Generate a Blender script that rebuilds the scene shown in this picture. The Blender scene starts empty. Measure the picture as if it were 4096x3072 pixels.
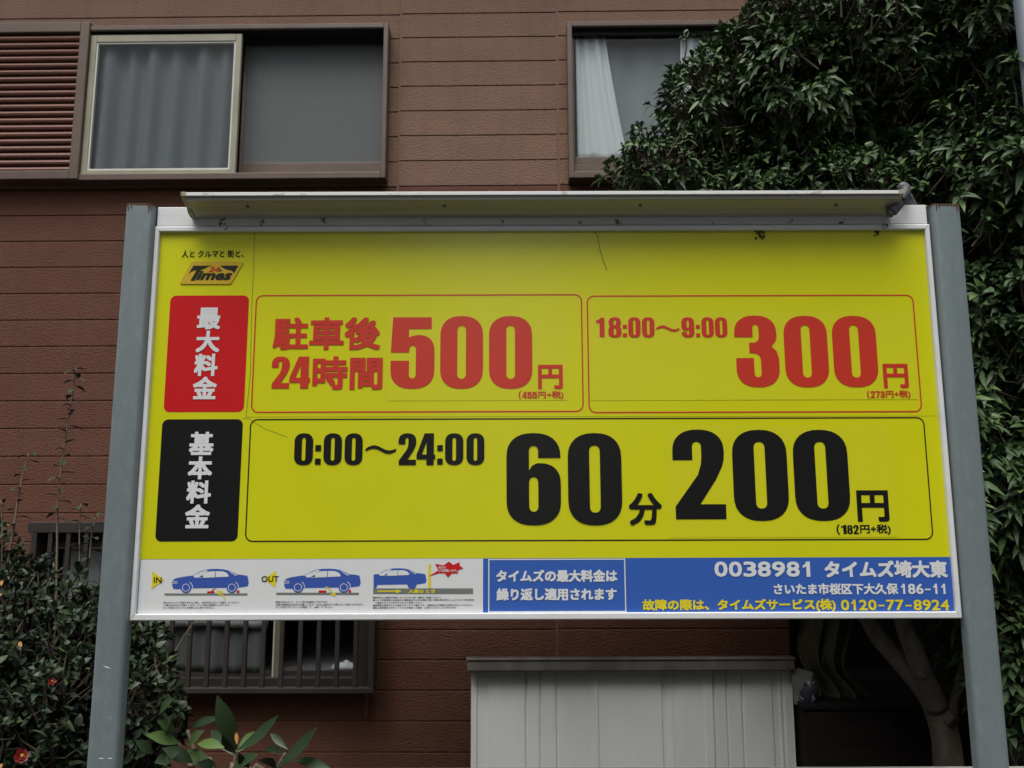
import bpy, bmesh, math, random
from mathutils import Vector, Matrix, Euler
from mathutils.geometry import tessellate_polygon
random.seed(11)
R = math.radians
SC = bpy.context.scene
COL = SC.collection

# ------------------------------------------------------------------ camera
PITCH, ROLL, FPX = R(8.48), 0.0030, 3200.0
CAM = Vector((0, 0, 1.6))
CM = Euler((R(90) + PITCH, 0, 0)).to_matrix() @ Matrix.Rotation(-ROLL, 3, 'Z')
cd = bpy.data.cameras.new('camera'); cam = bpy.data.objects.new('camera', cd); COL.objects.link(cam)
cam.matrix_world = Matrix.Translation(CAM) @ CM.to_4x4()
cd.sensor_width = 36; cd.lens = FPX / 4096 * 36; cd.clip_end = 500; cd.clip_start = 0.05
cd.dof.use_dof = True; cd.dof.focus_distance = 1.85; cd.dof.aperture_fstop = 7.5
SC.camera = cam

# ------------------------------------------------------------------ light
SUN_EL, SUN_AZ = R(67), R(200)          # azimuth clockwise from +Y: behind the camera, a little to the left
w = bpy.data.worlds.new("World"); SC.world = w; w.use_nodes = True
nt = w.node_tree; bg = nt.nodes['Background']
sky = nt.nodes.new('ShaderNodeTexSky'); sky.sky_type = 'NISHITA'; sky.sun_disc = False
sky.sun_elevation = SUN_EL; sky.sun_rotation = SUN_AZ; sky.dust_density = 6; sky.air_density = 1.6; sky.ozone_density = 0.6
hs = nt.nodes.new('ShaderNodeHueSaturation'); hs.inputs['Saturation'].default_value = 0.45
nt.links.new(sky.outputs[0], hs.inputs['Color']); nt.links.new(hs.outputs[0], bg.inputs['Color'])
bg.inputs['Strength'].default_value = 0.082
sl = bpy.data.lights.new('sun', 'SUN'); sl.energy = 1.7; sl.angle = R(44); sl.color = (1, .985, .96)
sun = bpy.data.objects.new('sun', sl); COL.objects.link(sun)
sd = Vector((math.sin(SUN_AZ) * math.cos(SUN_EL), math.cos(SUN_AZ) * math.cos(SUN_EL), math.sin(SUN_EL)))
sun.rotation_euler = sd.to_track_quat('Z', 'Y').to_euler(); sun.location = (0, -3, 9)
SC.view_settings.view_transform = 'Standard'; SC.view_settings.look = 'None'
SC.view_settings.gamma = 1; SC.view_settings.exposure = 0.65
SC.render.engine = 'CYCLES'; SC.cycles.max_bounces = 8; SC.cycles.transparent_max_bounces = 16

# ------------------------------------------------------------------ helpers
def P(px, py, Y):
    """point of the plane y=Y seen at photograph pixel (px,py)"""
    d = CM @ Vector(((px - 2048) / FPX, (1536 - py) / FPX, -1))
    return CAM + d * ((Y - CAM.y) / d.y)

class MB:
    def __init__(s): s.v = []; s.f = []; s.smooth = False
    def add(s, vs, fs):
        o = len(s.v); s.v += [tuple(v) for v in vs]; s.f += [tuple(i + o for i in f) for f in fs]
    def box(s, x0, x1, y0, y1, z0, z1):
        s.add([(x0,y0,z0),(x1,y0,z0),(x1,y1,z0),(x0,y1,z0),(x0,y0,z1),(x1,y0,z1),(x1,y1,z1),(x0,y1,z1)],
              [(0,3,2,1),(4,5,6,7),(0,1,5,4),(1,2,6,5),(2,3,7,6),(3,0,4,7)])
    def tube(s, path, rad, n=8, cap=True):
        path = [Vector(p) for p in path]
        if not hasattr(rad, '__len__'): rad = [rad] * len(path)
        o = len(s.v); u = None
        for i, p in enumerate(path):
            t = (path[min(i + 1, len(path) - 1)] - path[max(i - 1, 0)]).normalized()
            if u is None:
                u = t.orthogonal().normalized()
            u = (u - t * u.dot(t)).normalized(); b = t.cross(u)
            for k in range(n):
                a = 2 * math.pi * k / n
                s.v.append(tuple(p + (u * math.cos(a) + b * math.sin(a)) * rad[i]))
        for i in range(len(path) - 1):
            for k in range(n):
                k2 = (k + 1) % n
                s.f.append((o + i*n + k, o + i*n + k2, o + (i+1)*n + k2, o + (i+1)*n + k))
        if cap:
            s.f.append(tuple(o + k for k in reversed(range(n))))
            s.f.append(tuple(o + (len(path)-1)*n + k for k in range(n)))
    def prism(s, loop, a, axis='y', b=None):
        pass

MATS = {}
def obj(name, mb, m, parent=None, smooth=False, bevel=0, loc=None):
    me = bpy.data.meshes.new(name)
    me.from_pydata(mb.v, [], mb.f); me.update()
    if smooth: me.polygons.foreach_set('use_smooth', [True] * len(me.polygons))
    me.materials.append(m)
    o = bpy.data.objects.new(name, me); COL.objects.link(o)
    if parent is not None:
        o.parent = parent
        if not parent.get('_local'):
            r = parent
            while r.parent: r = r.parent
            if not r.get('_local') and parent.parent is None:
                o.matrix_parent_inverse = Matrix.Translation(parent.location).inverted()
    if bevel:
        b = o.modifiers.new('bevel', 'BEVEL'); b.width = bevel; b.segments = 2; b.limit_method = 'ANGLE'; b.angle_limit = R(40)
    return o
def tag(o, label=None, cat=None, group=None, kind=None):
    if label: o['label'] = label
    if cat: o['category'] = cat
    if group: o['group'] = group
    if kind: o['kind'] = kind
    return o
def thing(name, label, cat, loc=(0, 0, 0), group=None):
    o = bpy.data.objects.new(name, None); COL.objects.link(o); o.location = loc; o.empty_display_size = .1
    return tag(o, label, cat, group)

def material(name, base, rough=.5, metal=0., spec=.5, var=None, bump=None, streak=None, coat=0., island=None):
    """var=(colour2, scale, (sx,sy,sz), low, high); bump=(scale,(sx,sy,sz),strength,distance); streak=(colour,scale3,low,high)"""
    m = bpy.data.materials.new(name); m.use_nodes = True
    t = m.node_tree; N = t.nodes; Lk = t.links.new
    p = N['Principled BSDF']
    p.inputs['Roughness'].default_value = rough; p.inputs['Metallic'].default_value = metal
    p.inputs['Specular IOR Level'].default_value = spec; p.inputs['Coat Weight'].default_value = coat
    p.inputs['Coat Roughness'].default_value = .17
    tc = N.new('ShaderNodeTexCoord')
    def noise(scale, s3, detail=5, rgh=.6):
        mp = N.new('ShaderNodeMapping'); mp.inputs['Scale'].default_value = s3
        Lk(tc.outputs['Object'], mp.inputs['Vector'])
        n = N.new('ShaderNodeTexNoise'); n.inputs['Scale'].default_value = scale; n.inputs['Detail'].default_value = detail
        n.inputs['Roughness'].default_value = rgh
        Lk(mp.outputs[0], n.inputs['Vector']); return n.outputs['Fac']
    def ramp(fac, lo, hi):
        r = N.new('ShaderNodeMapRange'); r.inputs['From Min'].default_value = lo; r.inputs['From Max'].default_value = hi
        Lk(fac, r.inputs['Value']); return r.outputs[0]
    def mix(fac, a, b):
        x = N.new('ShaderNodeMix'); x.data_type = 'RGBA'
        Lk(fac, x.inputs['Factor'])
        for sock, val in ((x.inputs[6], a), (x.inputs[7], b)):
            if hasattr(val, 'is_linked'): Lk(val, sock)
            else: sock.default_value = (*val, 1)
        return x.outputs[2]
    c = None
    if island:
        g = N.new('ShaderNodeNewGeometry')
        cr = N.new('ShaderNodeValToRGB'); Lk(g.outputs['Random Per Island'], cr.inputs[0])
        cr.color_ramp.elements[0].color = (*island[0][1], 1); cr.color_ramp.elements[0].position = island[0][0]
        cr.color_ramp.elements[1].color = (*island[-1][1], 1); cr.color_ramp.elements[1].position = island[-1][0]
        for pos, cc in island[1:-1]:
            e = cr.color_ramp.elements.new(pos); e.color = (*cc, 1)
        c = cr.outputs[0]
    for vv in ([var] if var and not isinstance(var, list) else (var or [])):
        c2, sc, s3, lo, hi = vv
        c = mix(ramp(noise(sc, s3), lo, hi), c if c is not None else base, c2)
    if c is not None: Lk(c, p.inputs['Base Color'])
    else: p.inputs['Base Color'].default_value = (*base, 1)
    if bump:
        sc, s3, st, di = bump
        b = N.new('ShaderNodeBump'); b.inputs['Strength'].default_value = st; b.inputs['Distance'].default_value = di
        Lk(noise(sc, s3, 3, .55), b.inputs['Height']); Lk(b.outputs[0], p.inputs['Normal'])
    return m

M = {}
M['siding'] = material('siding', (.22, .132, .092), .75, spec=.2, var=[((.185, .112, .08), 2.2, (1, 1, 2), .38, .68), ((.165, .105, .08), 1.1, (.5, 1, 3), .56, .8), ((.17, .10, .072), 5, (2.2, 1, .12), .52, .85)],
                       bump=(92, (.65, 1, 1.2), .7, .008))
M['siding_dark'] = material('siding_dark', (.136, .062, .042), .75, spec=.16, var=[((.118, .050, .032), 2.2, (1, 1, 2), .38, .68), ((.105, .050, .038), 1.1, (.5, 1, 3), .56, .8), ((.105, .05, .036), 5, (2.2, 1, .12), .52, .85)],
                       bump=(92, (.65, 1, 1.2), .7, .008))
M['joint'] = material('joint', (.19, .10, .07), .7, var=((.14, .075, .055), 6, (1, 1, .3), .4, .7))
M['brown_metal'] = material('brown_metal', (.125, .085, .064), .45, var=((.095, .062, .047), 5, (1, 1, 1), .4, .7))
M['dark_metal'] = material('dark_metal', (.036, .029, .027), .5, var=((.027, .022, .02), 7, (1, 1, 1), .4, .7))
M['shutter'] = material('shutter', (.21, .10, .075), .38, var=((.17, .085, .065), 3, (.4, 1, 2), .4, .7))
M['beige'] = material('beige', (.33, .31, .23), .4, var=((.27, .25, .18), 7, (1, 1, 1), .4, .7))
M['beige_shaded'] = material('beige_shaded', (.17, .16, .115), .4)  # beige darkened to paint the shade on the lower window sash
M['gasket'] = material('gasket', (.62, .63, .58), .5)
M['black_gap'] = material('black_gap', (.012, .011, .011), .8)  # near-black for the painted shade strips under window heads, and distant panes
M['room'] = material('room', (.28, .28, .28), .9)
M['netcurtain'] = material('netcurtain', (.145, .155, .165), .9, spec=.1)
M['whitecurtain'] = material('whitecurtain', (.66, .69, .70), .9, spec=.1)
M['graycurtain'] = material('graycurtain', (.26, .275, .285), .9, spec=.1)
M['dimcurtain'] = material('dimcurtain', (.15, .157, .15), .9, spec=.1)
M['blind'] = material('blind', (.5, .51, .49), .8, var=((.42, .43, .41), 5, (1, 1, 1), .4, .7))
M['galv'] = material('galv', (.195, .24, .25), .45, metal=.2, var=[((.165, .205, .215), 14, (1, 1, .06), .35, .7), ((.225, .27, .28), 60, (1, 1, .5), .5, .8)],
                     bump=(160, (1, 1, 1), .06, .001))
M['rust'] = material('rust', (.075, .035, .018), .9, var=((.15, .065, .03), 80, (1, 1, 1), .4, .6))
M['white'] = material('white', (.74, .76, .77), .35, var=((.66, .68, .68), 9, (.4, 1, 1.5), .45, .75))
M['framewhite'] = material('framewhite', (.72, .74, .745), .4, var=((.63, .645, .65), 9, (.4, 1, 1.5), .45, .75))
M['alu'] = material('alu', (.36, .36, .34), .36, metal=.3, var=((.29, .285, .25), 5, (.25, 1, 30), .4, .65), bump=(40, (.02, 1, 14), .12, .001))
M['rim'] = material('rim', (.74, .75, .75), .4, var=((.42, .41, .38), 55, (.6, 1, 1), .58, .7))
M['capplastic'] = material('capplastic', (.40, .38, .27), .5, var=((.2, .19, .13), 40, (1, 1, 1), .5, .7))
M['olive'] = material('olive', (.17, .17, .02), .5)
M['grime'] = material('grime', (.20, .17, .13), .9)
M['mud'] = material('mud', (.11, .07, .035), .95, var=((.05, .03, .015), 120, (1, 1, 1), .4, .6))
M['yellow'] = material('yellow', (.64, .645, .005), .30, spec=.7, var=((.61, .62, .006), 3, (1, 1, 1), .4, .7), coat=.2)
M['sticker'] = material('sticker', (.63, .63, .008), .33, spec=.85)
M['red'] = material('red', (.56, .013, .016), .3)
M['redink'] = material('redink', (.56, .035, .016), .32, spec=.9)
M['black'] = material('black', (.010, .010, .010), .3)
M['ink'] = material('ink', (.022, .024, .012), .32)
M['whiteink'] = material('whiteink', (.69, .715, .715), .35)
M['blue'] = material('blue', (.038, .115, .44), .28)
M['carblue'] = material('carblue', (.045, .10, .40), .3)
M['yellowink'] = material('yellowink', (.72, .62, .02), .3)
M['greyink'] = material('greyink', (.17, .19, .17), .35)
M['textgrey'] = material('textgrey', (.06, .06, .06), .4)
M['gold'] = material('gold', (.60, .53, .03), .25, var=((.60, .42, .04), 2.3, (1, 1, 1), .48, .54))
M['conduit'] = material('conduit', (.10, .105, .115), .55)
M['shedwhite'] = material('shedwhite', (.68, .70, .69), .5, var=[((.60, .62, .61), 4, (1, 1, .3), .4, .7), ((.52, .53, .51), 14, (1.5, 1, .12), .62, .85)])
M['shedroof'] = material('shedroof', (.13, .115, .11), .6, var=((.075, .062, .06), 7, (1, 1, .3), .4, .65))
M['soil'] = material('soil', (.045, .035, .026), .95, var=((.03, .024, .018), 9, (1, 1, 1), .4, .6), bump=(25, (1, 1, 1), .6, .02))
M['asphalt'] = material('asphalt', (.06, .06, .06), .9, var=((.045, .045, .045), 30, (1, 1, 1), .4, .6), bump=(220, (1, 1, 1), .5, .004))
M['concrete'] = material('concrete', (.34, .34, .31), .85, var=((.24, .24, .21), 9, (1, 1, 1), .4, .65), bump=(90, (1, 1, 1), .3, .003))
M['bark'] = material('bark', (.095, .078, .06), .9, var=[((.06, .048, .036), 16, (1, 1, .5), .44, .58), ((.07, .055, .042), 30, (1, 1, .7), .58, .7)], bump=(45, (1, 1, .4), .6, .008))
M['twig'] = material('twig', (.075, .06, .043), .8)
M['shoot'] = material('shoot', (.20, .15, .11), .8)
M['leaf'] = material('leaf', (.04, .07, .03), .47, spec=.42, island=[(0, (.042, .080, .034)), (.55, (.058, .105, .042)), (.9, (.078, .13, .042)), (1, (.12, .18, .05))])
M['shrubleaf'] = material('shrubleaf', (.04, .07, .03), .5, spec=.35, island=[(0, (.018, .032, .018)), (.6, (.029, .048, .027)), (.9, (.042, .068, .032)), (1, (.08, .11, .04))])
M['bigleaf'] = material('bigleaf', (.06, .11, .03), .4, spec=.4, island=[(0, (.024, .044, .022)), (.6, (.036, .066, .028)), (1, (.09, .16, .035))])
M['petal'] = material('petal', (.17, .007, .007), .5)
M['stamen'] = material('stamen', (.7, .35, .04), .6)
M['witherleaf'] = material('witherleaf', (.42, .19, .03), .6)
M['cloth'] = material('cloth', (.11, .10, .068), .95, spec=.1, var=((.075, .068, .046), 8, (1, 1, .2), .4, .7))
M['greyboard'] = material('greyboard', (.21, .21, .20), .8, var=((.14, .14, .13), 20, (1, 1, 1), .4, .7))
M['bagpattern'] = material('bagpattern', (.02, .022, .035), .6, var=((.33, .33, .38), 34, (1, 1, 1), .56, .60))
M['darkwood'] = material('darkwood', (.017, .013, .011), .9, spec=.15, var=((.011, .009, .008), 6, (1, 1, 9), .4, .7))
M['rooftile'] = material('rooftile', (.09, .09, .095), .7)
M['soffit'] = material('soffit', (.35, .32, .28), .8)
M['polegrey'] = material('polegrey', (.15, .175, .20), .45, metal=.2, var=((.19, .22, .25), 9, (1, 1, .3), .4, .7))

def glass_material(name, tint, refl, rough=.02):
    m = bpy.data.materials.new(name); m.use_nodes = True; t = m.node_tree; N = t.nodes
    N.remove(N['Principled BSDF']); out = N['Material Output']
    tr = N.new('ShaderNodeBsdfTransparent'); tr.inputs[0].default_value = (*tint, 1)
    gl = N.new('ShaderNodeBsdfGlossy'); gl.inputs['Roughness'].default_value = rough
    fr = N.new('ShaderNodeFresnel'); fr.inputs['IOR'].default_value = 1.5
    mul = N.new('ShaderNodeMath'); mul.operation = 'MULTIPLY'; mul.inputs[1].default_value = refl; mul.use_clamp = True
    mx = N.new('ShaderNodeMixShader')
    ge = N.new('ShaderNodeNewGeometry'); inv = N.new('ShaderNodeMath'); inv.operation = 'SUBTRACT'; inv.inputs[0].default_value = 1
    m2 = N.new('ShaderNodeMath'); m2.operation = 'MULTIPLY'
    t.links.new(ge.outputs['Backfacing'], inv.inputs[1]); t.links.new(fr.outputs[0], mul.inputs[0])
    t.links.new(mul.outputs[0], m2.inputs[0]); t.links.new(inv.outputs[0], m2.inputs[1]); t.links.new(m2.outputs[0], mx.inputs[0])
    t.links.new(tr.outputs[0], mx.inputs[1]); t.links.new(gl.outputs[0], mx.inputs[2]); t.links.new(mx.outputs[0], out.inputs[0])
    return m
def mesh_material(name, col, opac):
    m = bpy.data.materials.new(name); m.use_nodes = True; t = m.node_tree; N = t.nodes
    p = N['Principled BSDF']; p.inputs['Base Color'].default_value = (*col, 1); p.inputs['Roughness'].default_value = .7
    p.inputs['Alpha'].default_value = opac; return m
M['glass'] = glass_material('glass', (.93, .95, .95), .9)
M['screen'] = mesh_material('screen', (.15, .16, .165), .62)
M['screenlight'] = mesh_material('screenlight', (.16, .17, .175), .35)

# ------------------------------------------------------------------ ground
mb = MB(); mb.box(-60, 60, 2.12, 120, -.75, -.5)
tag(obj('ground', mb, M['soil']), kind='structure')
mb = MB(); mb.box(-60, 60, -60, 2.02, -.25, 0)
tag(obj('parking_pavement', mb, M['asphalt']), kind='structure')

# low block wall between the parking lot and the house
zt = P(2048, 3068, 2.125).z
mb = MB()
for i in range(-16, 17):
    for k in range(4):
        z0 = -.5 + k * (zt - .05 + .5) / 4
        mb.box(i * .4 + .003, (i + 1) * .4 - .003, 2.024, 2.116, z0, z0 + (zt - .05 + .5) / 4 - .005)
mb.box(-6.3, 6.3, 2.032, 2.108, -.5, zt - .055)
lw = tag(obj('block_wall', mb, M['concrete']), 'low grey concrete block wall along the bottom edge behind the sign posts', 'wall')
lw['_local'] = 1
mb = MB(); mb.box(-6.4, 6.4, 2.015, 2.125, zt - .05, zt)
obj('coping', mb, M['concrete'], lw, bevel=.006)

# ------------------------------------------------------------------ house
HD, HS = 4.3, -0.0127
house = thing('house', 'brown horizontal siding house with sliding windows behind the yellow sign', 'house', (0, HD, 0))
house.rotation_euler = (0, 0, math.atan(HS)); house['_local'] = 1
HM = Matrix.Translation((0, HD, 0)) @ Matrix.Rotation(math.atan(HS), 4, 'Z'); HI = HM.inverted()
def H(px, py, off=0.):
    """house-local (x,z) of pixel on the wall plane moved `off` metres towards the camera"""
    c = HI @ CAM; d = HI.to_3x3() @ (CM @ Vector(((px - 2048) / FPX, (1536 - py) / FPX, -1)))
    p = c + d * ((-off - c.y) / d.y); return p.x, p.z
hp = lambda name, mb, m, parent=None, **k: obj(name, mb, m, parent or house, **k)
for n in ('x',): pass

PITCHB = .1512
Z0 = H(1900, 145.6)[1]
# openings (house-local x0,x1,z0,z1)
def rect(px0, py0, px1, py1, off=0.):
    xa = H(px0, (py0 + py1) / 2, off)[0]; xb = H(px1, (py0 + py1) / 2, off)[0]
    za = H((px0 + px1) / 2, py1, off)[1]; zb = H((px0 + px1) / 2, py0, off)[1]
    return xa, xb, za, zb
BOXO = .10                            # how far the shutter box stands off the wall
sx1 = H(360, 83, BOXO)[0]
UL = (sx1 - .032,) + rect(345, 97, 1547, 715, .09)[1:]
UR = rect(2272, 80, 3440, 706, .09)
LW = rect(110, 2112, 1490, 2760, .02)
OPEN = [(UL[0] + .05, UL[1] - .02, UL[2] + .03, UL[3] - .02), (UR[0] + .02, UR[1] - .02, UR[2] + .03, UR[3] - .02), (LW[0] + .06, LW[1] - .06, LW[2] + .05, LW[3] - .05)]
ZSPLIT = H(2048, 1300)[1]
j1 = H(1597, 440)[0]; j2 = H(2231, 440)[0]; j3 = H(2227, 2540)[0]
mbu = MB(); mbl = MB(); jb = MB()
def prof(zr):                      # depth of board profile at height zr within its row
    if zr < .0005: return 0.
    if zr > PITCHB - .0105: return min(.007, .007 * (zr - (PITCHB - .0105)) / .007)
    return 0.
def panel(mb, x0, x1, za, zb, dz):
    k0 = math.floor((za - Z0 - dz) / PITCHB); k1 = math.ceil((zb - Z0 - dz) / PITCHB)
    for k in range(k0, k1):
        b = Z0 + dz + k * PITCHB
        zs = {b, b + .0004, b + PITCHB - .0105, b + PITCHB - .0035, b + PITCHB - 1e-6, b + PITCHB, max(za, b), min(zb, b + PITCHB)}
        for o in OPEN: zs |= {o[2], o[3]}
        zs = sorted(z for z in zs if max(za, b) - 1e-7 <= z <= min(zb, b + PITCHB) + 1e-7)
        for lo, hi in zip(zs, zs[1:]):
            if hi - lo < 1e-5: continue
            pa, pb = prof(lo + 1e-7 - b), prof(hi - 1e-7 - b)
            iv = [(x0, x1)]
            for o in OPEN:
                if o[2] < (lo + hi) / 2 < o[3]:
                    nv = []
                    for a, c in iv:
                        if o[1] <= a or o[0] >= c: nv.append((a, c)); continue
                        if a < o[0]: nv.append((a, o[0]))
                        if c > o[1]: nv.append((o[1], c))
                    iv = nv
            for a, c in iv:
                mb.add([(a, pa, lo), (c, pa, lo), (c, pb, hi), (a, pb, hi)], [(0, 1, 2, 3)])
        if b > za and b < zb:      # underside of each board's lower edge
            ok = [(x0, x1)]
            for o in OPEN:
                if o[2] < b < o[3]:
                    ok = [q for a, c in ok for q in (((a, min(c, o[0])),) if a < o[0] else ()) + (((max(a, o[1]), c),) if c > o[1] else ()) if q[1] > q[0]]
            for a, c in ok:
                mb.add([(a, .007, b), (c, .007, b), (c, 0, b), (a, 0, b)], [(0, 1, 2, 3)])
XL, XR, ZB, ZT = -4.6, 4.2, -.35, 5.6
g = .006
ZP = Z0 - 6 * PITCHB                 # siding is lighter brown above this height, darker red brown below
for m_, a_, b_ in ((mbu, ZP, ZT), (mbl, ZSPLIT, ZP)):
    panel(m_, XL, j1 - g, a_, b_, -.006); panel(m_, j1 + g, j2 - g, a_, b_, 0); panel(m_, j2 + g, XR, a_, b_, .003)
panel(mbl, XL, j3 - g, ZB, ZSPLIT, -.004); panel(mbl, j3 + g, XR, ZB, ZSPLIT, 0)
for x, a, b in ((j1, ZSPLIT, ZT), (j2, ZSPLIT, ZT), (j3, ZB, ZSPLIT)):
    jb.box(x - g, x + g, .003, .012, a, b)
tag(hp('siding_wall', mbu, M['siding']), 'light brown upper storey siding'); tag(hp('siding_wall', mbl, M['siding_dark']), 'darker red brown ground floor siding'); hp('joint_strip', jb, M['joint'])
mb = MB()
mb.box(XL, XR, .0, .2, -.6, ZB - .002); hp('foundation', mb, M['concrete'])
mb = MB()                          # remaining walls
mb.box(XL, XL + .1, .0125, 6, ZB, ZT); mb.box(XR - .1, XR, .0125, 6, ZB, ZT); mb.box(XL + .1, XR - .1, 5.9, 6, ZB, ZT)
hp('side_wall', mb, M['siding'])
mb = MB(); mb.box(XL - .4, XR + .4, -.45, 6.4, ZT + .002, ZT + .16); hp('roof', mb, M['rooftile'])

def frame_ring(mb, x0, x1, z0, z1, t, y0, y1):
    """rectangular ring, butt-jointed; t=(left,right,bottom,top)"""
    l, r, b, tt = t
    mb.box(x0, x0 + l, y0, y1, z0, z1); mb.box(x1 - r, x1, y0, y1, z0, z1)
    mb.box(x0 + l, x1 - r, y0, y1, z0, z0 + b); mb.box(x0 + l, x1 - r, y0, y1, z1 - tt, z1)

def room(x0, x1, z0, z1, parent):
    mb = MB(); y0, y1 = .16, 1.6
    mb.add([(x0,y0,z0),(x1,y0,z0),(x1,y1,z0),(x0,y1,z0),(x0,y0,z1),(x1,y0,z1),(x1,y1,z1),(x0,y1,z1)],
           [(0,1,2,3),(4,7,6,5),(2,6,7,3),(1,5,6,2),(0,3,7,4)])
    return hp('room_lining', mb, M['room'], parent)

def curtain(name, x0f, x1f, z0, z1, y, m, label, amp, folds, nz=14, seed=1, flare=None):
    """pleated cloth sheet; x0f/x1f give the side edges as functions of t (0 bottom, 1 top)"""
    rnd = random.Random(seed); ph = [rnd.uniform(0, 6.3) for _ in range(6)]
    mb = MB(); nx = folds * 8
    for j in range(nz + 1):
        t = j / nz; z = z0 + (z1 - z0) * t
        for i in range(nx + 1):
            u = i / nx; x = x0f(t) + (x1f(t) - x0f(t)) * u
            s = math.sin(u * folds * 6.283 + ph[0] + .5 * math.sin(u * 9 + ph[1]) + .3 * math.sin(t * 3 + ph[2]))
            mb.v.append((x, y + amp * s * (1.15 - .3 * t) + .4 * amp * math.sin(u * folds * 2.7 + ph[3]), z + .006 * math.sin(u * 11 + ph[4]) * (1 - t)))
    for j in range(nz):
        for i in range(nx):
            a = j * (nx + 1) + i; mb.f.append((a, a + 1, a + nx + 2, a + nx + 1))
    o = obj(name, mb, m, None, smooth=True)
    o.matrix_world = HM
    s = o.modifiers.new('thickness', 'SOLIDIFY'); s.thickness = .002
    return tag(o, label, 'curtain')

# --- upper left window
x0, x1, z0, z1 = UL; a_ul = x0 + .0305
mb = MB(); frame_ring(mb, x0, x1, z0, z1, (.03, .026, .036, .028), -.09, .03)
win = hp('window', mb, M['brown_metal'], bevel=.003)
mb = MB(); mb.box(x0 + .0305, x1 - .0265, -.087, .024, z1 - .033, z1 - .0285); mb.box(a_ul, x1 - .0265, -.006, .024, z1 - .06, z1 - .0335); hp('head_shade', mb, M['black_gap'], win)  # black strips paint the shade under the window head
xm = H(955, 420, -.02)[0]
# outer sash: beige with pale gasket, left
a = (sx1 + .0015, H(956, 420, .07)[0], H(650, 702, .07)[1], H(650, 141, .07)[1])
mb = MB(); frame_ring(mb, *a, (.034, .034, .032, .044), -.078, -.052); sash = hp('sash', mb, M['beige'], win, bevel=.003)
b = (a[0] + .034, a[1] - .034, a[2] + .032, a[3] - .044)
mb = MB(); frame_ring(mb, *b, (.009,) * 4, -.073, -.055); hp('gasket', mb, M['gasket'], sash)
mb = MB(); mb.box(b[0] + .009, b[1] - .009, -.066, -.062, b[2] + .009, b[3] - .009); hp('pane', mb, M['glass'], sash)
# inner right: brown sash with mesh screen
c = (a[1] - .02, x1 - .026, H(1250, 694, -.03)[1], H(1250, 148, -.03)[1])
mb = MB(); frame_ring(mb, *c, (.02, .012, .066, .01), .026, .05); sash2 = hp('sash', mb, M['brown_metal'], win, bevel=.003)
mb = MB(); mb.box(c[0] + .02, c[1] - .012, .030, .033, c[2] + .066, c[3] - .01); hp('insect_screen', mb, M['screen'], sash2)
mb = MB(); mb.box(c[0] + .02, c[1] - .012, .044, .048, c[2] + .066, c[3] - .01); hp('pane', mb, M['glass'], sash2)
room(x0 + .03, x1 - .026, z0 + .03, z1 - .03, win)
curtain('curtain', lambda t: x0 + .045, lambda t: xm - .01, z0 + .045, z1 - .05, -.025, M['netcurtain'],
        'grey pleated net curtain behind the beige framed pane beside the louvred shutter box', .019, 6, seed=3)
curtain('curtain', lambda t: xm + .09, lambda t: x1 - .04, z0 + .06, z1 - .06, .13, M['netcurtain'],
        'flat grey curtain behind the dark mesh screen pane of upper window', .006, 5, seed=8)
# --- louvred shutter box left of it
sz1 = H(180, 88, BOXO)[1]; sz0 = H(150, 716, BOXO)[1]; sx0 = XL + .1
mb = MB(); frame_ring(mb, sx0, sx1, sz0, sz1, (.06, .052, .05, .062), -.10, -.068)
mb.box(sx0, sx1, -.068, -.001, sz0, sz0 + .02); mb.box(sx0, sx1, -.068, -.001, sz1 - .02, sz1)
mb.box(sx1 - .02, sx1, -.068, -.001, sz0 + .02, sz1 - .02)
box = hp('shutter_box', mb, M['brown_metal'], bevel=.004)
mb = MB(); n = 20; hz = (sz1 - .062 - sz0 - .05) / n
for k in range(n):
    z = sz0 + .05 + k * hz
    pr = [(-.070, 0), (-.089, .06 * hz), (-.093, .28 * hz), (-.086, .55 * hz), (-.074, .74 * hz), (-.064, .80 * hz), (-.064, hz)]
    vs = [(x, y, z + dz) for y, dz in pr for x in (sx0 + .06, sx1 - .052)]
    mb.add(vs, [(2*i, 2*i+1, 2*i+3, 2*i+2) for i in range(len(pr) - 1)])
hp('louvre', mb, M['shutter'], box, smooth=False)
# --- upper right window
x0, x1, z0, z1 = UR
mb = MB(); frame_ring(mb, x0, x1, z0, z1, (.028, .028, .036, .028), -.09, .03)
win = hp('window', mb, M['brown_metal'], bevel=.003)
mb = MB(); mb.box(x0 + .0285, x1 - .0285, -.087, .002, z1 - .033, z1 - .0285); mb.box(x0 + .0285, x1 - .0285, -.056, -.046, z1 - .064, z1 - .0335); hp('head_shade', mb, M['black_gap'], win)  # shade below this head painted as black strips too
xm2 = H(2858, 400, -.02)[0]
c = (x0 + .028, xm2 + .02, H(2480, 676, -.02)[1], H(2480, 150, -.02)[1])
mb = MB(); frame_ring(mb, *c, (.012, .034, .046, .012), -.045, -.02); s1 = hp('sash', mb, M['brown_metal'], win, bevel=.003)
mb = MB(); mb.box(c[0] + .012, c[1] - .034, -.035, -.031, c[2] + .046, c[3] - .012); hp('pane', mb, M['glass'], s1)
mb = MB(); mb.box(x0 + .0285, x1 - .0285, -.052, .02, z0 + .0362, c[2] - .002); hp('sill', mb, M['brown_metal'], win, bevel=.002)
c2 = (xm2 - .014, x1 - .028, c[2], c[3])
mb = MB(); frame_ring(mb, *c2, (.034, .012, .046, .012), -.015, .01); s2 = hp('sash', mb, M['brown_metal'], win, bevel=.003)
mb = MB(); mb.box(c2[0] + .034, c2[1] - .012, -.004, .0, c2[2] + .046, c2[3] - .012); hp('pane', mb, M['glass'], s2)
room(x0 + .03, x1 - .03, z0 + .03, z1 - .03, win)
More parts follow.
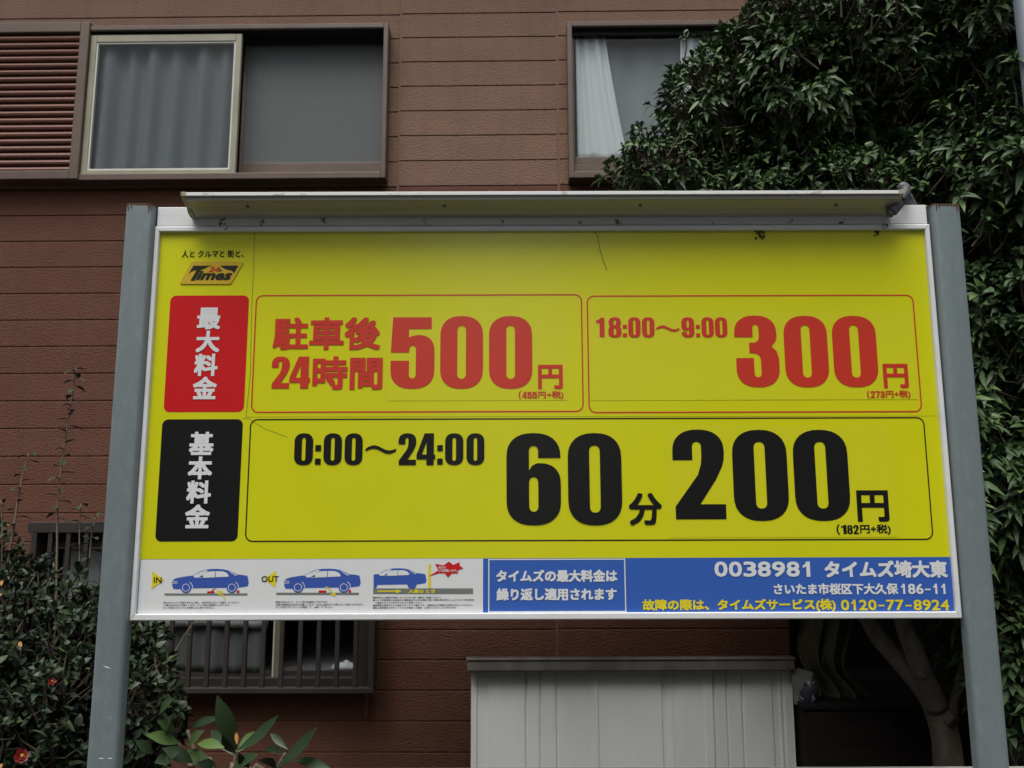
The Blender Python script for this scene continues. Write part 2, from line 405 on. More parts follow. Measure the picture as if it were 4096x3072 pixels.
cx = lambda px: H(px, 420, -.1)[0]
curtain('curtain', lambda t: cx(2300), lambda t: cx(2500) - (cx(2500) - cx(2415)) * t ** .8, c[2] + .03, z1 - .04, -.014, M['whitecurtain'],
        'bright white curtain gathered at the left side of the right upper window', .010, 3, seed=5)
curtain('curtain', lambda t: cx(2700) + .02 * t, lambda t: cx(2850), c[2] + .03, z1 - .04, -.014, M['whitecurtain'],
        'bright white curtain half hidden by the evergreen in the right upper window', .010, 3, seed=6)
# grey wall of cloth deeper inside
curtain('curtain', lambda t: cx(2400), lambda t: cx(2800), c[2] + .03, z1 - .04, .03, M['graycurtain'],
        'plain grey curtain between the two white curtains of the right upper window', .006, 3, seed=9)
# --- lower window
x0, x1, z0, z1 = LW
mb = MB(); frame_ring(mb, x0, x1, z0, z1, (.07, .07, .06, .06), -.02, .05); win = hp('window', mb, M['dark_metal'], bevel=.003)
xm3 = H(1110, 2620)[0]
a = (x0 + .072, xm3 + .015, H(900, 2741, -.02)[1], z1 - .07)
mb = MB(); frame_ring(mb, *a, (.03, .036, .034, .03), .0, .024); s1 = hp('sash', mb, M['beige_shaded'], win, bevel=.003)
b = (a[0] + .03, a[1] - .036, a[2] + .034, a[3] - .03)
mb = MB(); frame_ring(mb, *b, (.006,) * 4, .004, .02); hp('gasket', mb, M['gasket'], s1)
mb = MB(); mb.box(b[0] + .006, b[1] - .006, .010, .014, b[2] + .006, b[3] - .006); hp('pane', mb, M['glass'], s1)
c = (xm3 - .01, x1 - .072, H(1300, 2741, -.05)[1], z1 - .07)
mb = MB(); frame_ring(mb, *c, (.03, .012, .08, .02), .028, .048); s2 = hp('sash', mb, M['dark_metal'], win, bevel=.003)
mb = MB(); mb.box(c[0] + .03, c[1] - .012, .036, .040, c[2] + .08, c[3] - .02); hp('pane', mb, M['glass'], s2)
room(x0 + .07, x1 - .07, z0 + .06, z1 - .06, win)
curtain('curtain', lambda t: H(268, 2300, -.09)[0], lambda t: H(1090, 2300, -.09)[0], H(800, 2503, -.09)[1], H(350, 2190, -.05)[1], .034, M['blind'],
        'short white half curtain behind the barred lower window', .006, 10, seed=4)
curtain('curtain', lambda t: H(300, 2300, -.14)[0], lambda t: H(1090, 2300, -.14)[0], z0 + .07, H(350, 2190, -.14)[1], .060, M['dimcurtain'],
        'dim grey net curtain below the white half curtain of the barred window', .012, 9, seed=14)
mb = MB()
for (px, r) in ((1350, .032), (1385, .040), (1365, .03), (1405, .028)):
    xx, zz = H(px, 2655, -.12)
    for k in range(6):
        pass
    rings = 6
    mb.tube([(xx, .12, zz - .025 + .045 * q / rings * r / .04) for q in range(rings + 1)], [r * (.9 if q < 2 else .9 - .8 * (q - 2) / 4.) + .002 for q in range(rings + 1)], 10)
o = obj('white_bundle', mb, M['whitecurtain'], None, smooth=True); o.matrix_world = HM
tag(o, 'crumpled white bundle on the sill inside the barred lower window', 'bundle')
# --- grille in front of it
GO = .13
gx0, gx1 = H(100, 2420, GO)[0], H(1496, 2640, GO)[0]; gz0 = H(900, 2775, GO)[1]; gz1 = H(250, 2088, GO)[1]
mb = MB(); t = .045
mb.box(gx0 - .02, gx1 + .02, -GO, -.001, gz1 - .055, gz1)
mb.box(gx0, gx1, -GO, -GO + .03, gz0, gz0 + .028); mb.box(gx0, gx0 + .03, -GO + .002, -.021, gz0 + .028, gz1 - .056); mb.box(gx1 - .03, gx1, -GO + .002, -.021, gz0 + .028, gz1 - .056)
mb.box(gx0, gx1, -GO + .031, -.021, gz0 + .002, gz0 + .012)
gr = hp('window_grille', mb, M['dark_metal'], bevel=.003)
pxs = [218, 292, 366, 440, 514] ; xs = []
p0 = H(678, 2620, GO)[0]; dp = H(1123, 2620, GO)[0] - H(678, 2620, GO)[0]; dp /= 6
k = -7
while p0 + k * dp < gx1 - .06:
    if p0 + k * dp > gx0 + .05:
        bm_ = MB(); xx = p0 + k * dp; bm_.box(xx - .011, xx + .011, -GO + .004, -GO + .024, gz0 + .028, gz1 - .056)
        hp('bar', bm_, M['dark_metal'], gr, bevel=.002)
    k += 1
xx, za = H(1466, 2785, .03); zb_ = H(1466, 2868, .03)[1]
mb = MB(); mb.tube([(xx, -.03, LW[2] + .01), (xx, -.03, zb_)], .006, 8); hp('drain_pipe', mb, M['brown_metal'], win)

# ------------------------------------------------------------------ the parking sign
YS = 1.813                               # face of the printed panel
sign = thing('parking_sign', 'large yellow parking price sign on two grey steel posts', 'sign', (0, 1.80, 0))
Q = lambda px, py, Y=YS: P(px, py, Y)
def sp(name, mb, m, parent=None, **k):
    o = obj(name, mb, m, parent or sign, **k); return o
# posts (open-topped steel tubes)
PF = 1.790
def post(x0, x1, ztop):
    mb = MB(); y0, y1, th = PF, PF + .038, .0032
    c = .011
    def ring(i):      # octagon-ish outline
        a0, a1, b0, b1 = x0 + i, x1 - i, y0 + i, y1 - i; q = c - i * .6
        L = []
        for (cx_, cy_, s) in ((a1 - q, b1 - q, 0), (a0 + q, b1 - q, 1), (a0 + q, b0 + q, 2), (a1 - q, b0 + q, 3)):
            for e in range(5):
                an = (s + e / 4) * math.pi / 2; L.append((cx_ + q * math.cos(an), cy_ + q * math.sin(an)))
        return L
    o, i = ring(0), ring(th); n = len(o)
    def tz(x): return ztop + .0035 * math.sin(x * 300) * .4
    vs = [(x, y, 0) for x, y in o] + [(x, y, tz(x)) for x, y in o] + [(x, y, tz(x) - .0005) for x, y in i] + [(x, y, ztop - .3) for x, y in i]
    fs = []
    for k in range(n):
        k2 = (k + 1) % n
        fs += [(k, k2, n + k2, n + k), (n + k, n + k2, 2*n + k2, 2*n + k), (2*n + k, 2*n + k2, 3*n + k2, 3*n + k)]
    fs.append(tuple(3*n + k for k in range(n)))
    mb.add(vs, fs)
    p = sp('post', mb, M['galv'], smooth=True)
    mo = p.modifiers.new('edge', 'EDGE_SPLIT'); mo.split_angle = R(35)
    rb = MB()                             # rusted cut rim
    ro, ri = ring(-.0008), ring(th + .0006)
    vs = [(x, y, tz(x) - .0016 - .0014 * abs(math.sin(x * 170 + y * 90))) for x, y in ro] + [(x, y, tz(x) + .0012) for x, y in ro] + [(x, y, tz(x) + .0008) for x, y in ri]
    fs = []
    for k in range(n):
        k2 = (k + 1) % n; fs += [(k, k2, n + k2, n + k), (n + k, n + k2, 2*n + k2, 2*n + k)]
    rb.add(vs, fs); r_ = sp('rusty_rim', rb, M['rust'], p)
    for (fx, ln) in ((.12, .014), (.22, .007), (.84, .018), (.91, .010)):   # rust runs
        d = MB(); xx = x0 + (x1 - x0) * fx
        if fx < .15 or fx > .85: pass
        d.add([(xx - .002, y0 - .0006, ztop - .004), (xx + .002, y0 - .0006, ztop - .004), (xx + .0006, y0 - .0006, ztop - .004 - ln), (xx - .0006, y0 - .0006, ztop - .004 - ln)], [(0, 1, 2, 3)])
        r2 = sp('rust_run', d, M['rust'], p)
    b = MB(); b.box(x0 - .03, x1 + .03, y0 - .03, y1 + .03, .0, .012); sp('base_plate', b, M['galv'], p)
    return p
lx0 = (Q(382, 2484, PF).x + Q(340, 3072, PF).x + Q(499, 830, PF).x) / 3; lx1 = (Q(502, 2484, PF).x + Q(471, 3072, PF).x + Q(609, 830, PF).x) / 3
rx1 = (Q(3996, 2484, PF).x + Q(4049, 3072, PF).x + Q(3839, 820, PF).x) / 3; rx0 = rx1 - (lx1 - lx0)
pw = post(lx0, lx1, Q(560, 816, PF).z); post(rx0, rx1, Q(3780, 816, PF).z)
for (px, py, lng, ang) in ((428, 2669, 18, .3), (441, 2872, 6, 1.2), (436, 2885, 8, 1.4), (405, 3034, 10, 0), (440, 3034, 10, 0)):   # paint scuffs
    c_ = Q(px, py, PF - .0006); d = MB(); s = .0006
    ca, sa = math.cos(ang) * s * lng, math.sin(ang) * s * lng
    d.add([(c_.x - ca, PF - .0006, c_.z + sa), (c_.x, PF - .0006, c_.z - .0012), (c_.x + ca, PF - .0006, c_.z - sa), (c_.x, PF - .0006, c_.z + .0016)], [(0, 1, 2, 3)])
    sp('scuff', d, M['white'], pw)

# panel, frame, header board
YF = 1.803
fx0 = (Q(618, 902, YF).x + Q(517, 2484, YF).x) / 2; fx1 = (Q(3719, 898, YF).x + Q(3852, 2475, YF).x) / 2
fz1 = (Q(618, 902, YF).z + Q(3719, 898, YF).z) / 2; fz0 = (Q(517, 2484, YF).z + Q(3852, 2475, YF).z) / 2
mb = MB(); mb.box(fx0 + .004, fx1 - .004, YS, YS + .022, fz0 + .004, fz1 - .004)
panel_o = sp('panel', mb, M['yellow'])
FW, FT, FB = .0115, .0125, .0145
mb = MB()
def mitre(mb, x0, x1, z0, z1, l, r, b, t, y0, y1, lip=.0025):
    o = [(x0, z0), (x1, z0), (x1, z1), (x0, z1)]; i = [(x0 + l, z0 + b), (x1 - r, z0 + b), (x1 - r, z1 - t), (x0 + l, z1 - t)]
    g_ = .0004
    for k in range(4):
        k2 = (k + 1) % 4; dx, dz = o[k2][0] - o[k][0], o[k2][1] - o[k][1]; L_ = math.hypot(dx, dz); ux, uz = dx / L_ * g_, dz / L_ * g_
        A, B, Cc, D = (o[k][0] + ux, o[k][1] + uz), (o[k2][0] - ux, o[k2][1] - uz), (i[k2][0] - ux, i[k2][1] - uz), (i[k][0] + ux, i[k][1] + uz)
        nx, nz = -dz / L_ * lip, dx / L_ * lip
        vs = [(A[0], y1, A[1]), (B[0], y1, B[1]), (Cc[0], y1, Cc[1]), (D[0], y1, D[1]),
              (A[0], y0 + lip, A[1]), (B[0], y0 + lip, B[1]), (Cc[0], y0 + lip, Cc[1]), (D[0], y0 + lip, D[1]),
              (A[0] + nx + ux*4, y0, A[1] + nz + uz*4), (B[0] + nx - ux*4, y0, B[1] + nz - uz*4), (Cc[0] - nx*.6, y0, Cc[1] - nz*.6), (D[0] - nx*.6, y0, D[1] - nz*.6)]
        mb.add(vs, [(3,2,1,0),(0,1,5,4),(1,2,6,5),(2,3,7,6),(3,0,4,7),(4,5,9,8),(5,6,10,9),(6,7,11,10),(7,4,8,11),(8,9,10,11)])
mitre(mb, fx0, fx1, fz0, fz1, FW, FW, FB, FT, YF, YS + .026)
frame_o = sp('frame', mb, M['framewhite'])
hx0 = Q(630, 860, 1.806).x; hx1 = Q(3707, 858, 1.806).x; hz1 = Q(2048, 824, 1.806).z
mb = MB(); mb.box(hx0, hx1, 1.806, 1.828, fz1 + .0012, hz1); sp('header_board', mb, M['white'], bevel=.0015)

# lettering helpers
_dg_cache = {}
def glyphs(body, shear=0.):
    key = (body, shear)
    if key not in _dg_cache:
        cu = bpy.data.curves.new('t', 'FONT'); cu.body = body; cu.size = 1; cu.shear = shear; cu.resolution_u = 3
        o = bpy.data.objects.new('t', cu); COL.objects.link(o)
        dg = bpy.context.evaluated_depsgraph_get(); ev = o.evaluated_get(dg); me = bpy.data.meshes.new_from_object(ev)
        vs = [(v.co.x, v.co.y) for v in me.vertices]; fs = [tuple(p.vertices) for p in me.polygons]
        bpy.data.objects.remove(o); bpy.data.curves.remove(cu); bpy.data.meshes.remove(me)
        _dg_cache[key] = (vs, fs)
    return _dg_cache[key]
def plane_rect(x0, y0, x1, y1, Y):
    ym, xm_ = (y0 + y1) / 2, (x0 + x1) / 2
    return P(x0, ym, Y).x, P(x1, ym, Y).x, P(xm_, y1, Y).z, P(xm_, y0, Y).z
def layer(n): return YS - .0004 * n
def text_into(mb, body, box, n=3, bold=0., shear=0., strikes=8):
    Y = layer(n); xa, xb, za, zb = plane_rect(*box, Y)
    vs, fs = glyphs(body, shear)
    mx0, mx1 = min(v[0] for v in vs), max(v[0] for v in vs); my0, my1 = min(v[1] for v in vs), max(v[1] for v in vs)
    bx = bold * (zb - za) ; bz = bx
    kx = (xb - xa - 2 * bx) / (mx1 - mx0); kz = (zb - za - 2 * bz) / (my1 - my0)
    offs = [(0, 0)] + ([(i * bx, j * bz) for i in (-1, 0, 1) for j in (-1, 0, 1) if (i, j) != (0, 0)] if bold else [])
    for i, (dx, dz) in enumerate(offs):
        mb.add([(xa + bx + (x - mx0) * kx + dx, Y - i * 8e-6, za + bz + (y - my0) * kz + dz) for x, y in vs], fs)
def text(body, box, m, parent=None, name='lettering', **k):
    mb = MB(); text_into(mb, body, box, **k); return sp(name, mb, M[m], parent or panel_o)
def poly_into(mb, loops, Y):
    """loops of (x,z) with the first as outline, the rest as holes"""
    fs = tessellate_polygon([[Vector((x, z, 0)) for x, z in l] for l in loops])
    pts = [p for l in loops for p in l]
    out = []
    for a, b, c in fs:
        (x1_, z1_), (x2_, z2_), (x3_, z3_) = pts[a], pts[b], pts[c]
        ar = (x2_ - x1_) * (z3_ - z1_) - (x3_ - x1_) * (z2_ - z1_)
        if abs(ar) < 1e-14: continue
        out.append((a, b, c) if ar > 0 else (a, c, b))
    mb.add([(x, Y, z) for x, z in pts], out)
def px_loop(pts, n, T=None):
    Y = layer(n); r = []
    for x, y in pts:
        if T: x, y = T(x, y)
        p = P(x, y, Y); r.append((p.x, p.z))
    return r
def shape(loops, m, n=1, name='print', parent=None, T=None):
    for l in loops:
        mb = MB(); poly_into(mb, [px_loop(q, n, T) for q in l], layer(n)); sp(name, mb, M[m], parent or panel_o)
def rr(x0, x1, z0, z1, r, k=7):
    L = []
    for cx_, cz_, s in ((x1 - r, z1 - r, 0), (x0 + r, z1 - r, 1), (x0 + r, z0 + r, 2), (x1 - r, z0 + r, 3)):
        for e in range(k + 1):
            a = (s + e / k) * math.pi / 2; L.append((cx_ + r * math.cos(a), cz_ + r * math.sin(a)))
    return L
PXM = 1.813 / 3200 * 1.02                # metres per photo pixel on the sign, about
def round_block(box, rpx, m, n, name):
    xa, xb, za, zb = plane_rect(*box, layer(n)); mb = MB(); poly_into(mb, [rr(xa, xb, za, zb, rpx * PXM)], layer(n)); return sp(name, mb, M[m], panel_o)
def round_border(box, rpx, wpx, m, n, name):
    xa, xb, za, zb = plane_rect(*box, layer(n)); w_ = wpx * PXM; mb = MB()
    o, i = rr(xa, xb, za, zb, rpx * PXM), rr(xa + w_, xb - w_, za + w_, zb - w_, (rpx - wpx) * PXM)
    k = len(o); mb.add([(x, layer(n), z) for x, z in o + i], [(a, (a + 1) % k, k + (a + 1) % k, k + a) for a in range(k)])
    return sp(name, mb, M[m], panel_o)

# heavy condensed numerals, drawn in a unit box
def crn(cx_, cy_, rx, ry, q, n=8, e=2.35):
    """quarter q (0 TR,1 TL,2 BL,3 BR) of a superellipse, anticlockwise"""
    L = []
    for i in range(n + 1):
        a = (q + i / n) * math.pi / 2; c, s = math.cos(a), math.sin(a)
        L.append((cx_ + rx * math.copysign(abs(c) ** (2 / e), c), cy_ + ry * math.copysign(abs(s) ** (2 / e), s)))
    return L
def slot(x0, x1, y0, y1, r=.07):
    h = (x1 - x0) / 2; c = (x0 + x1) / 2
    return crn(c, y1 - r, h, r, 0) + crn(c, y1 - r, h, r, 1) + crn(c, y0 + r, h, r, 2) + crn(c, y0 + r, h, r, 3)
six = [(1, .728), (.585, .728), (.585, .80)] + crn(.5, .80, .085, .06, 0)[1:] + crn(.5, .80, .085, .06, 1)[1:] + [(.415, .59), (.47, .64), (.56, .668)] + \
      list(reversed([(x, y) for x, y in crn(.60, .45, .40, .22, 0)])) [0:] + [(1, .25)] + list(reversed(crn(.5, .26, .5, .26, 3))) + list(reversed(crn(.5, .26, .5, .26, 2))) + \
      [(0, .5)] + list(reversed(crn(.5, .74, .5, .26, 1))) + list(reversed(crn(.5, .74, .5, .26, 0)))
six_h = slot(.415, .585, .145, .52)
DG = {
 '0': [crn(.5, .73, .5, .27, 0) + crn(.5, .73, .5, .27, 1) + crn(.5, .27, .5, .27, 2) + crn(.5, .27, .5, .27, 3), slot(.40, .60, .135, .865)],
 '6': [six, six_h], '9': [[(1 - x, 1 - y) for x, y in six], [(1 - x, 1 - y) for x, y in six_h]],
 '8': [crn(.5, .77, .46, .23, 0) + crn(.5, .77, .46, .23, 1) + [(.04, .66), (.12, .535), (.01, .43)] + crn(.5, .24, .5, .24, 2) + crn(.5, .24, .5, .24, 3) + [(.99, .43), (.88, .535), (.96, .66)], slot(.41, .59, .61, .875), slot(.41, .59, .125, .465)],
 '5': [[(.04, 1), (.93, 1), (.93, .834), (.41, .834), (.41, .715), (.5, .738)] + list(reversed(crn(.62, .52, .38, .23, 0))) + [(1, .3)] + list(reversed(crn(.5, .26, .5, .26, 3))) + list(reversed(crn(.5, .26, .5, .26, 2)))
       + [(0, .39), (.42, .39), (.42, .2)] + crn(.4975, .2, .0775, .055, 2)[1:] + crn(.4975, .2, .0775, .055, 3)[1:] + [(.575, .54)] + crn(.5, .54, .075, .06, 0)[1:] + crn(.5, .54, .075, .06, 1)[1:] + [(.415, .505), (0, .505)]],
 '3': [[(0, .696), (.42, .696), (.42, .81)] + list(reversed(crn(.49, .81, .07, .06, 1)))[1:] + list(reversed(crn(.49, .81, .07, .06, 0)))[1:] + [(.56, .69), (.535, .645), (.47, .622), (.33, .618), (.33, .475), (.46, .47), (.55, .445), (.585, .39), (.585, .2)]
       + list(reversed(crn(.505, .2, .08, .06, 3)))[1:] + list(reversed(crn(.505, .2, .08, .06, 2)))[1:] + [(.425, .405), (.02, .405)] + crn(.51, .26, .49, .26, 2) + crn(.51, .26, .49, .26, 3) + [(1, .40), (.95, .50), (.84, .565), (.93, .63), (.965, .69)]
       + crn(.4825, .75, .4825, .25, 0) + crn(.4825, .75, .4825, .25, 1)],
 '2': [[(0, .655), (.385, .655), (.385, .80)] + list(reversed(crn(.4725, .80, .0875, .06, 1)))[1:] + list(reversed(crn(.4725, .80, .0875, .06, 0)))[1:] + [(.56, .70), (.545, .61), (.48, .49), (.03, .14), (.03, 0), (1, 0), (1, .165), (.51, .165), (.83, .44), (.95, .58), (.99, .66)]
       + crn(.5, .75, .5, .25, 0) + crn(.5, .75, .5, .25, 1)],
 '4': [[(.42, 1), (.92, 1), (.92, .33), (1, .33), (1, .18), (.92, .18), (.92, 0), (.53, 0), (.53, .18), (0, .18), (0, .33)], [(.53, .33), (.53, .74), (.28, .33)]],
 '1': [[(0, .86), (.25, .885), (.42, .93), (.52, 1), (1, 1), (1, 0), (.42, 0), (.42, .74), (0, .74)]],
 '7': [[(0, 1), (1, 1), (1, .85), (.62, 0), (.2, 0), (.6, .82), (0, .82)]],
}
def wave_loop():
    up, dn = [], []
    for i in range(25):
        t = i / 24; y = .5 - .27 * math.sin((t - .02) * 2 * math.pi) * -1; th = .19 * (.75 + .25 * math.sin(t * math.pi))
        up.append((t, y + th)); dn.append((t, y - th))
    return up + dn[::-1]
def numerals_into(mb, items, n=3):
    Y = layer(n)
    for ch, x0_, y0_, x1_, y1_ in items:
        xa, xb, za, zb = plane_rect(x0_, y0_, x1_, y1_, Y); mp = lambda l: [(xa + x * (xb - xa), za + y * (zb - za)) for x, y in l]
        if ch == ':':
            poly_into(mb, [mp([(0, 0), (1, 0), (1, .31), (0, .31)])], Y); poly_into(mb, [mp([(0, .69), (1, .69), (1, 1), (0, 1)])], Y)
        elif ch == '~': poly_into(mb, [mp(wave_loop())], Y)
        else: poly_into(mb, [mp(l) for l in DG[ch]], Y)
def numerals(items, m, name='lettering', n=3):
    mb = MB(); numerals_into(mb, items, n); return sp(name, mb, M[m], panel_o)
def affine(x0, y0, s): return lambda x, y: (x0 + x * s, y0 + y * s)

# slogan and logo
text('人と クルマと 街と、', (727, 1000, 975, 1029), 'ink', bold=.016)
TL_ = affine(600, 950, .22604)
def rounded_poly(pts, r, k=4):
    out = []; n_ = len(pts)
    for i in range(n_):
        p, a, b = Vector(pts[i]), Vector(pts[i - 1]), Vector(pts[(i + 1) % n_])
        u, v = (a - p).normalized() * r, (b - p).normalized() * r
        for e in range(k + 1):
            t = e / k; q = (p + u) * (1 - t) ** 2 + p * 2 * t * (1 - t) + (p + v) * t * t; out.append((q.x, q.y))
    return out
xy = [TL_(x, y) for x, y in rounded_poly([(735, 422), (1660, 425), (1430, 825), (515, 822)], 45)]
plate = MB(); lp = [(P(x, y, YS - .002).x, P(x, y, YS - .002).z) for x, y in xy]; poly_into(plate, [lp], YS - .002)
k = len(lp); plate.add([(x, YS - .002, z) for x, z in lp] + [(x, YS, z) for x, z in lp], [(a, k + a, k + (a + 1) % k, (a + 1) % k) for a in range(k)])
logo = sp('logo_plate', plate, M['gold'], panel_o)
LN = 6
mb = MB()
for l in ([(770, 497), (1105, 497), (1030, 517), (960, 553), (905, 572), (895, 585), (790, 765), (714, 765), (818, 590), (800, 578), (735, 600), (680, 645)],
          [(1235, 497), (1565, 497), (1482, 635), (1458, 592), (1400, 575), (1335, 560), (1285, 530)]):
    shape([[l]], 'ink', LN, 'logo_mark', panel_o, TL_)
tb = lambda a, b, c, d: (*TL_(a, b), *TL_(c, d))
text_into(mb, 'imes', tb(822, 588, 1452, 755), LN, bold=.06, shear=.35)
sp('lettering', mb, M['ink'], panel_o)
text('h', tb(1212, 556, 1268, 606), 'ink', n=LN, bold=.03, shear=.3)
text('24', tb(1035, 518, 1238, 612), 'redink', n=LN, bold=.05, shear=.35)

# heading blocks
round_block((668, 1182, 986, 1648), 24, 'red', 1, 'heading_block')
for s_, b_ in (('最', (789, 1230, 882, 1317)), ('大', (784, 1323, 878, 1409)), ('料', (777, 1415, 871, 1504)), ('金', (771, 1507, 867, 1597))): pass
def vertical_text(items):
    mb = MB()
    for ch, b_ in items: text_into(mb, ch, b_, 3, bold=.034)
    return sp('lettering', mb, M['whiteink'], panel_o)
vertical_text((('最', (789, 1230, 882, 1317)), ('大', (784, 1323, 878, 1409)), ('料', (777, 1415, 871, 1504)), ('金', (771, 1507, 867, 1597))))
round_block((635, 1677, 961, 2166), 24, 'black', 1, 'heading_block')
vertical_text((('基', (757, 1727, 855, 1820)), ('本', (752, 1826, 849, 1917)), ('料', (746, 1922, 844, 2014)), ('金', (740, 2018, 839, 2113))))
# price boxes
round_border((1013, 1178, 2332, 1650), 30, 5.5, 'redink', 1, 'price_border'); round_border((2350, 1180, 3672, 1651), 30, 5.5, 'redink', 1, 'price_border')
round_border((990, 1672, 3716, 2164), 30, 5, 'black', 1, 'price_border')
# pasted price stickers
for b_, n_ in (((1550, 1253, 2268, 1602), 1.3), ((2358, 1249, 3660, 1600), 1.3), ((2925, 1246, 3650, 1597), 1.6), ((2672, 1704, 3580, 2150), 1.3)):
    xa, xb, za, zb = plane_rect(*b_, layer(n_)); mb = MB(); mb.box(xa, xb, layer(n_), layer(n_ - .2), za, zb); sp('price_sticker', mb, M['sticker'], panel_o)
text('駐車後', (1092, 1269, 1522, 1399), 'redink', bold=.032)
mb = MB(); numerals_into(mb, [('2', 1086, 1426, 1158, 1553), ('4', 1158, 1426, 1241, 1553)]); text_into(mb, '時間', (1250, 1425, 1530, 1558), 3, bold=.035); sp('lettering', mb, M['redink'], panel_o)
numerals([('5', 1563, 1269, 1738, 1555), ('0', 1761, 1264, 1932, 1555), ('0', 1956, 1264, 2129, 1555)], 'redink')
text('円', (2152, 1459, 2251, 1556), 'redink', bold=.035); mb = MB(); numerals_into(mb, [('4', 2088.9, 1567, 2107.5, 1594), ('5', 2109.3, 1567, 2127.8, 1594), ('5', 2129.6, 1567, 2148.2, 1594)], 3); text_into(mb, '(', (2074, 1564, 2084.8, 1597), 3, bold=.02); text_into(mb, '円+税)', (2152.3, 1564, 2254, 1597), 3, bold=.025); sp('lettering', mb, M['redink'], panel_o)
numerals([('1', 2384, 1271, 2418, 1348), ('8', 2433, 1269, 2486, 1350), (':', 2491, 1299, 2508, 1348), ('0', 2513, 1269, 2562, 1350), ('0', 2568, 1269, 2618, 1350), ('~', 2625, 1300, 2718, 1328),
          ('9', 2726, 1269, 2777, 1350), (':', 2784, 1299, 2800, 1348), ('0', 2806, 1269, 2855, 1350), ('0', 2860, 1269, 2909, 1350)], 'redink', n=3.4)
numerals([('3', 2940, 1262, 3115, 1549), ('0', 3138, 1263, 3312, 1549), ('0', 3332, 1263, 3508, 1549)], 'redink', n=3.4)
text('円', (3533, 1455, 3633, 1552), 'redink', bold=.035, n=3.4); mb = MB(); numerals_into(mb, [('2', 3482.4, 1564, 3500.4, 1591), ('7', 3502.1, 1564, 3520.0, 1591), ('3', 3521.8, 1564, 3539.7, 1591)], 3.4); text_into(mb, '(', (3468, 1561, 3478.4, 1594), 3.4, bold=.02); text_into(mb, '円+税)', (3543.7, 1561, 3642, 1594), 3.4, bold=.025); sp('lettering', mb, M['redink'], panel_o)
ky = [(912, '0', 1030), (1043, ':', 1080), (1097, '0', 1212), (1230, '0', 1343), (1362, '~', 1555), (1570, '2', 1682), (1685, '4', 1803), (1815, ':', 1850), (1865, '0', 1980), (2000, '0', 2113)]
numerals([(c_, 600 + a * .6329, {':': 1780, '~': 1779}.get(c_, 1733), 600 + b * .6329, {':': 1858, '~': 1817}.get(c_, 1860)) for a, c_, b in ky], 'black')
numerals([('6', 2026, 1732, 2243, 2101), ('0', 2272, 1732, 2487, 2101)], 'black')
text('分', (2515, 1972, 2648, 2101), 'black', bold=.03)
numerals([('2', 2692, 1718, 2899, 2077), ('0', 2932, 1719, 3151, 2084), ('0', 3176, 1719, 3395, 2084)], 'black')
text('円', (3428, 1961, 3555, 2087), 'black', bold=.035); mb = MB(); numerals_into(mb, [('1', 3364.0, 2100, 3386.4, 2136), ('8', 3388.5, 2100, 3410.9, 2136), ('2', 3413.1, 2100, 3435.4, 2136)], 3); text_into(mb, '(', (3346, 2097, 3359.0, 2139), 3, bold=.02); text_into(mb, '円+税)', (3440.4, 2097, 3563, 2139), 3, bold=.025); sp('lettering', mb, M['black'], panel_o)
# seams and hairs on the panel face
def line_px(pts, wpx, m, n, name, parent=None):
    mb = MB(); Y = layer(n); q = [P(x, y, Y) for x, y in pts]; h = wpx * PXM / 2
    for a, b in zip(q, q[1:]):
        d = (b - a).normalized(); nx, nz = -d.z * h, d.x * h
        mb.add([(a.x - nx, Y, a.z - nz), (b.x - nx, Y, b.z - nz), (b.x + nx, Y, b.z + nz), (a.x + nx, Y, a.z + nz)], [(3, 2, 1, 0)])
    return sp(name, mb, M[m], parent or panel_o)
line_px([(1019, 928), (1013, 1100), (1006, 1250), (1001, 1500), (984, 1668)], 2.0, 'olive', 1.5, 'seam')
line_px([(985, 1668), (1800, 1667), (2600, 1666), (3790, 1664)], 1.2, 'olive', .6, 'seam')
line_px([(968, 1676), (995, 1670), (1010, 1685), (1060, 1715), (1150, 1748)], 1.3, 'olive', 1.7, 'hair')
line_px([(2377, 927), (2392, 945), (2398, 990), (2412, 1040), (2429, 1082)], 2.2, 'ink', 1.6, 'hair')
# information strip
ZI = (Q(2048, 2233).z)
mb = MB(); mb.box(fx0 + .008, fx1 - .008, layer(1), YS - .00005, fz0 + .008, ZI)
strip = sp('information_strip', mb, M['blue'])
def to_strip(fn, *a, **k): return fn(*a, parent=strip, **k)
xa = P(556, 2345, layer(2)).x; xb = P(1932, 2345, layer(2)).x; za = P(1250, 2452, layer(2)).z
mb = MB(); mb.box(xa, xb, layer(2), layer(1.1), za, ZI - .0008); sp('instruction_board', mb, M['whiteink'], strip)
CAR = [(437, 360), (440, 330), (465, 303), (520, 285), (600, 272), (690, 260), (740, 237), (800, 205), (860, 185), (930, 177), (1010, 175), (1090, 181), (1140, 192), (1200, 218), (1262, 246), (1330, 252), (1388, 262), (1398, 300), (1407, 350),
       (1392, 395), (1330, 405), (1262, 415), (1115, 414), (700, 420), (545, 431), (455, 430), (440, 395)]
WINS = [[(698, 262), (735, 245), (860, 190), (890, 196), (840, 235), (772, 286), (725, 287)], [(780, 290), (832, 237), (885, 210), (985, 204), (976, 282)], [(992, 204), (1080, 207), (1125, 225), (1153, 258), (1148, 274), (986, 281)], [(1140, 203), (1185, 222), (1263, 258), (1240, 262)]]
def circ(cx_, cy_, r, k=24): return [(cx_ + r * math.cos(6.2832 * i / k), cy_ + r * math.sin(6.2832 * i / k)) for i in range(k)]
def clip_x(pl, x0_):
    o = []
    for i in range(len(pl)):
        a, b = pl[i - 1], pl[i]
        if (a[0] >= x0_) != (b[0] >= x0_):
            t = (x0_ - a[0]) / (b[0] - a[0]); o.append((x0_, a[1] + t * (b[1] - a[1])))
        if b[0] >= x0_: o.append(b)
    return o
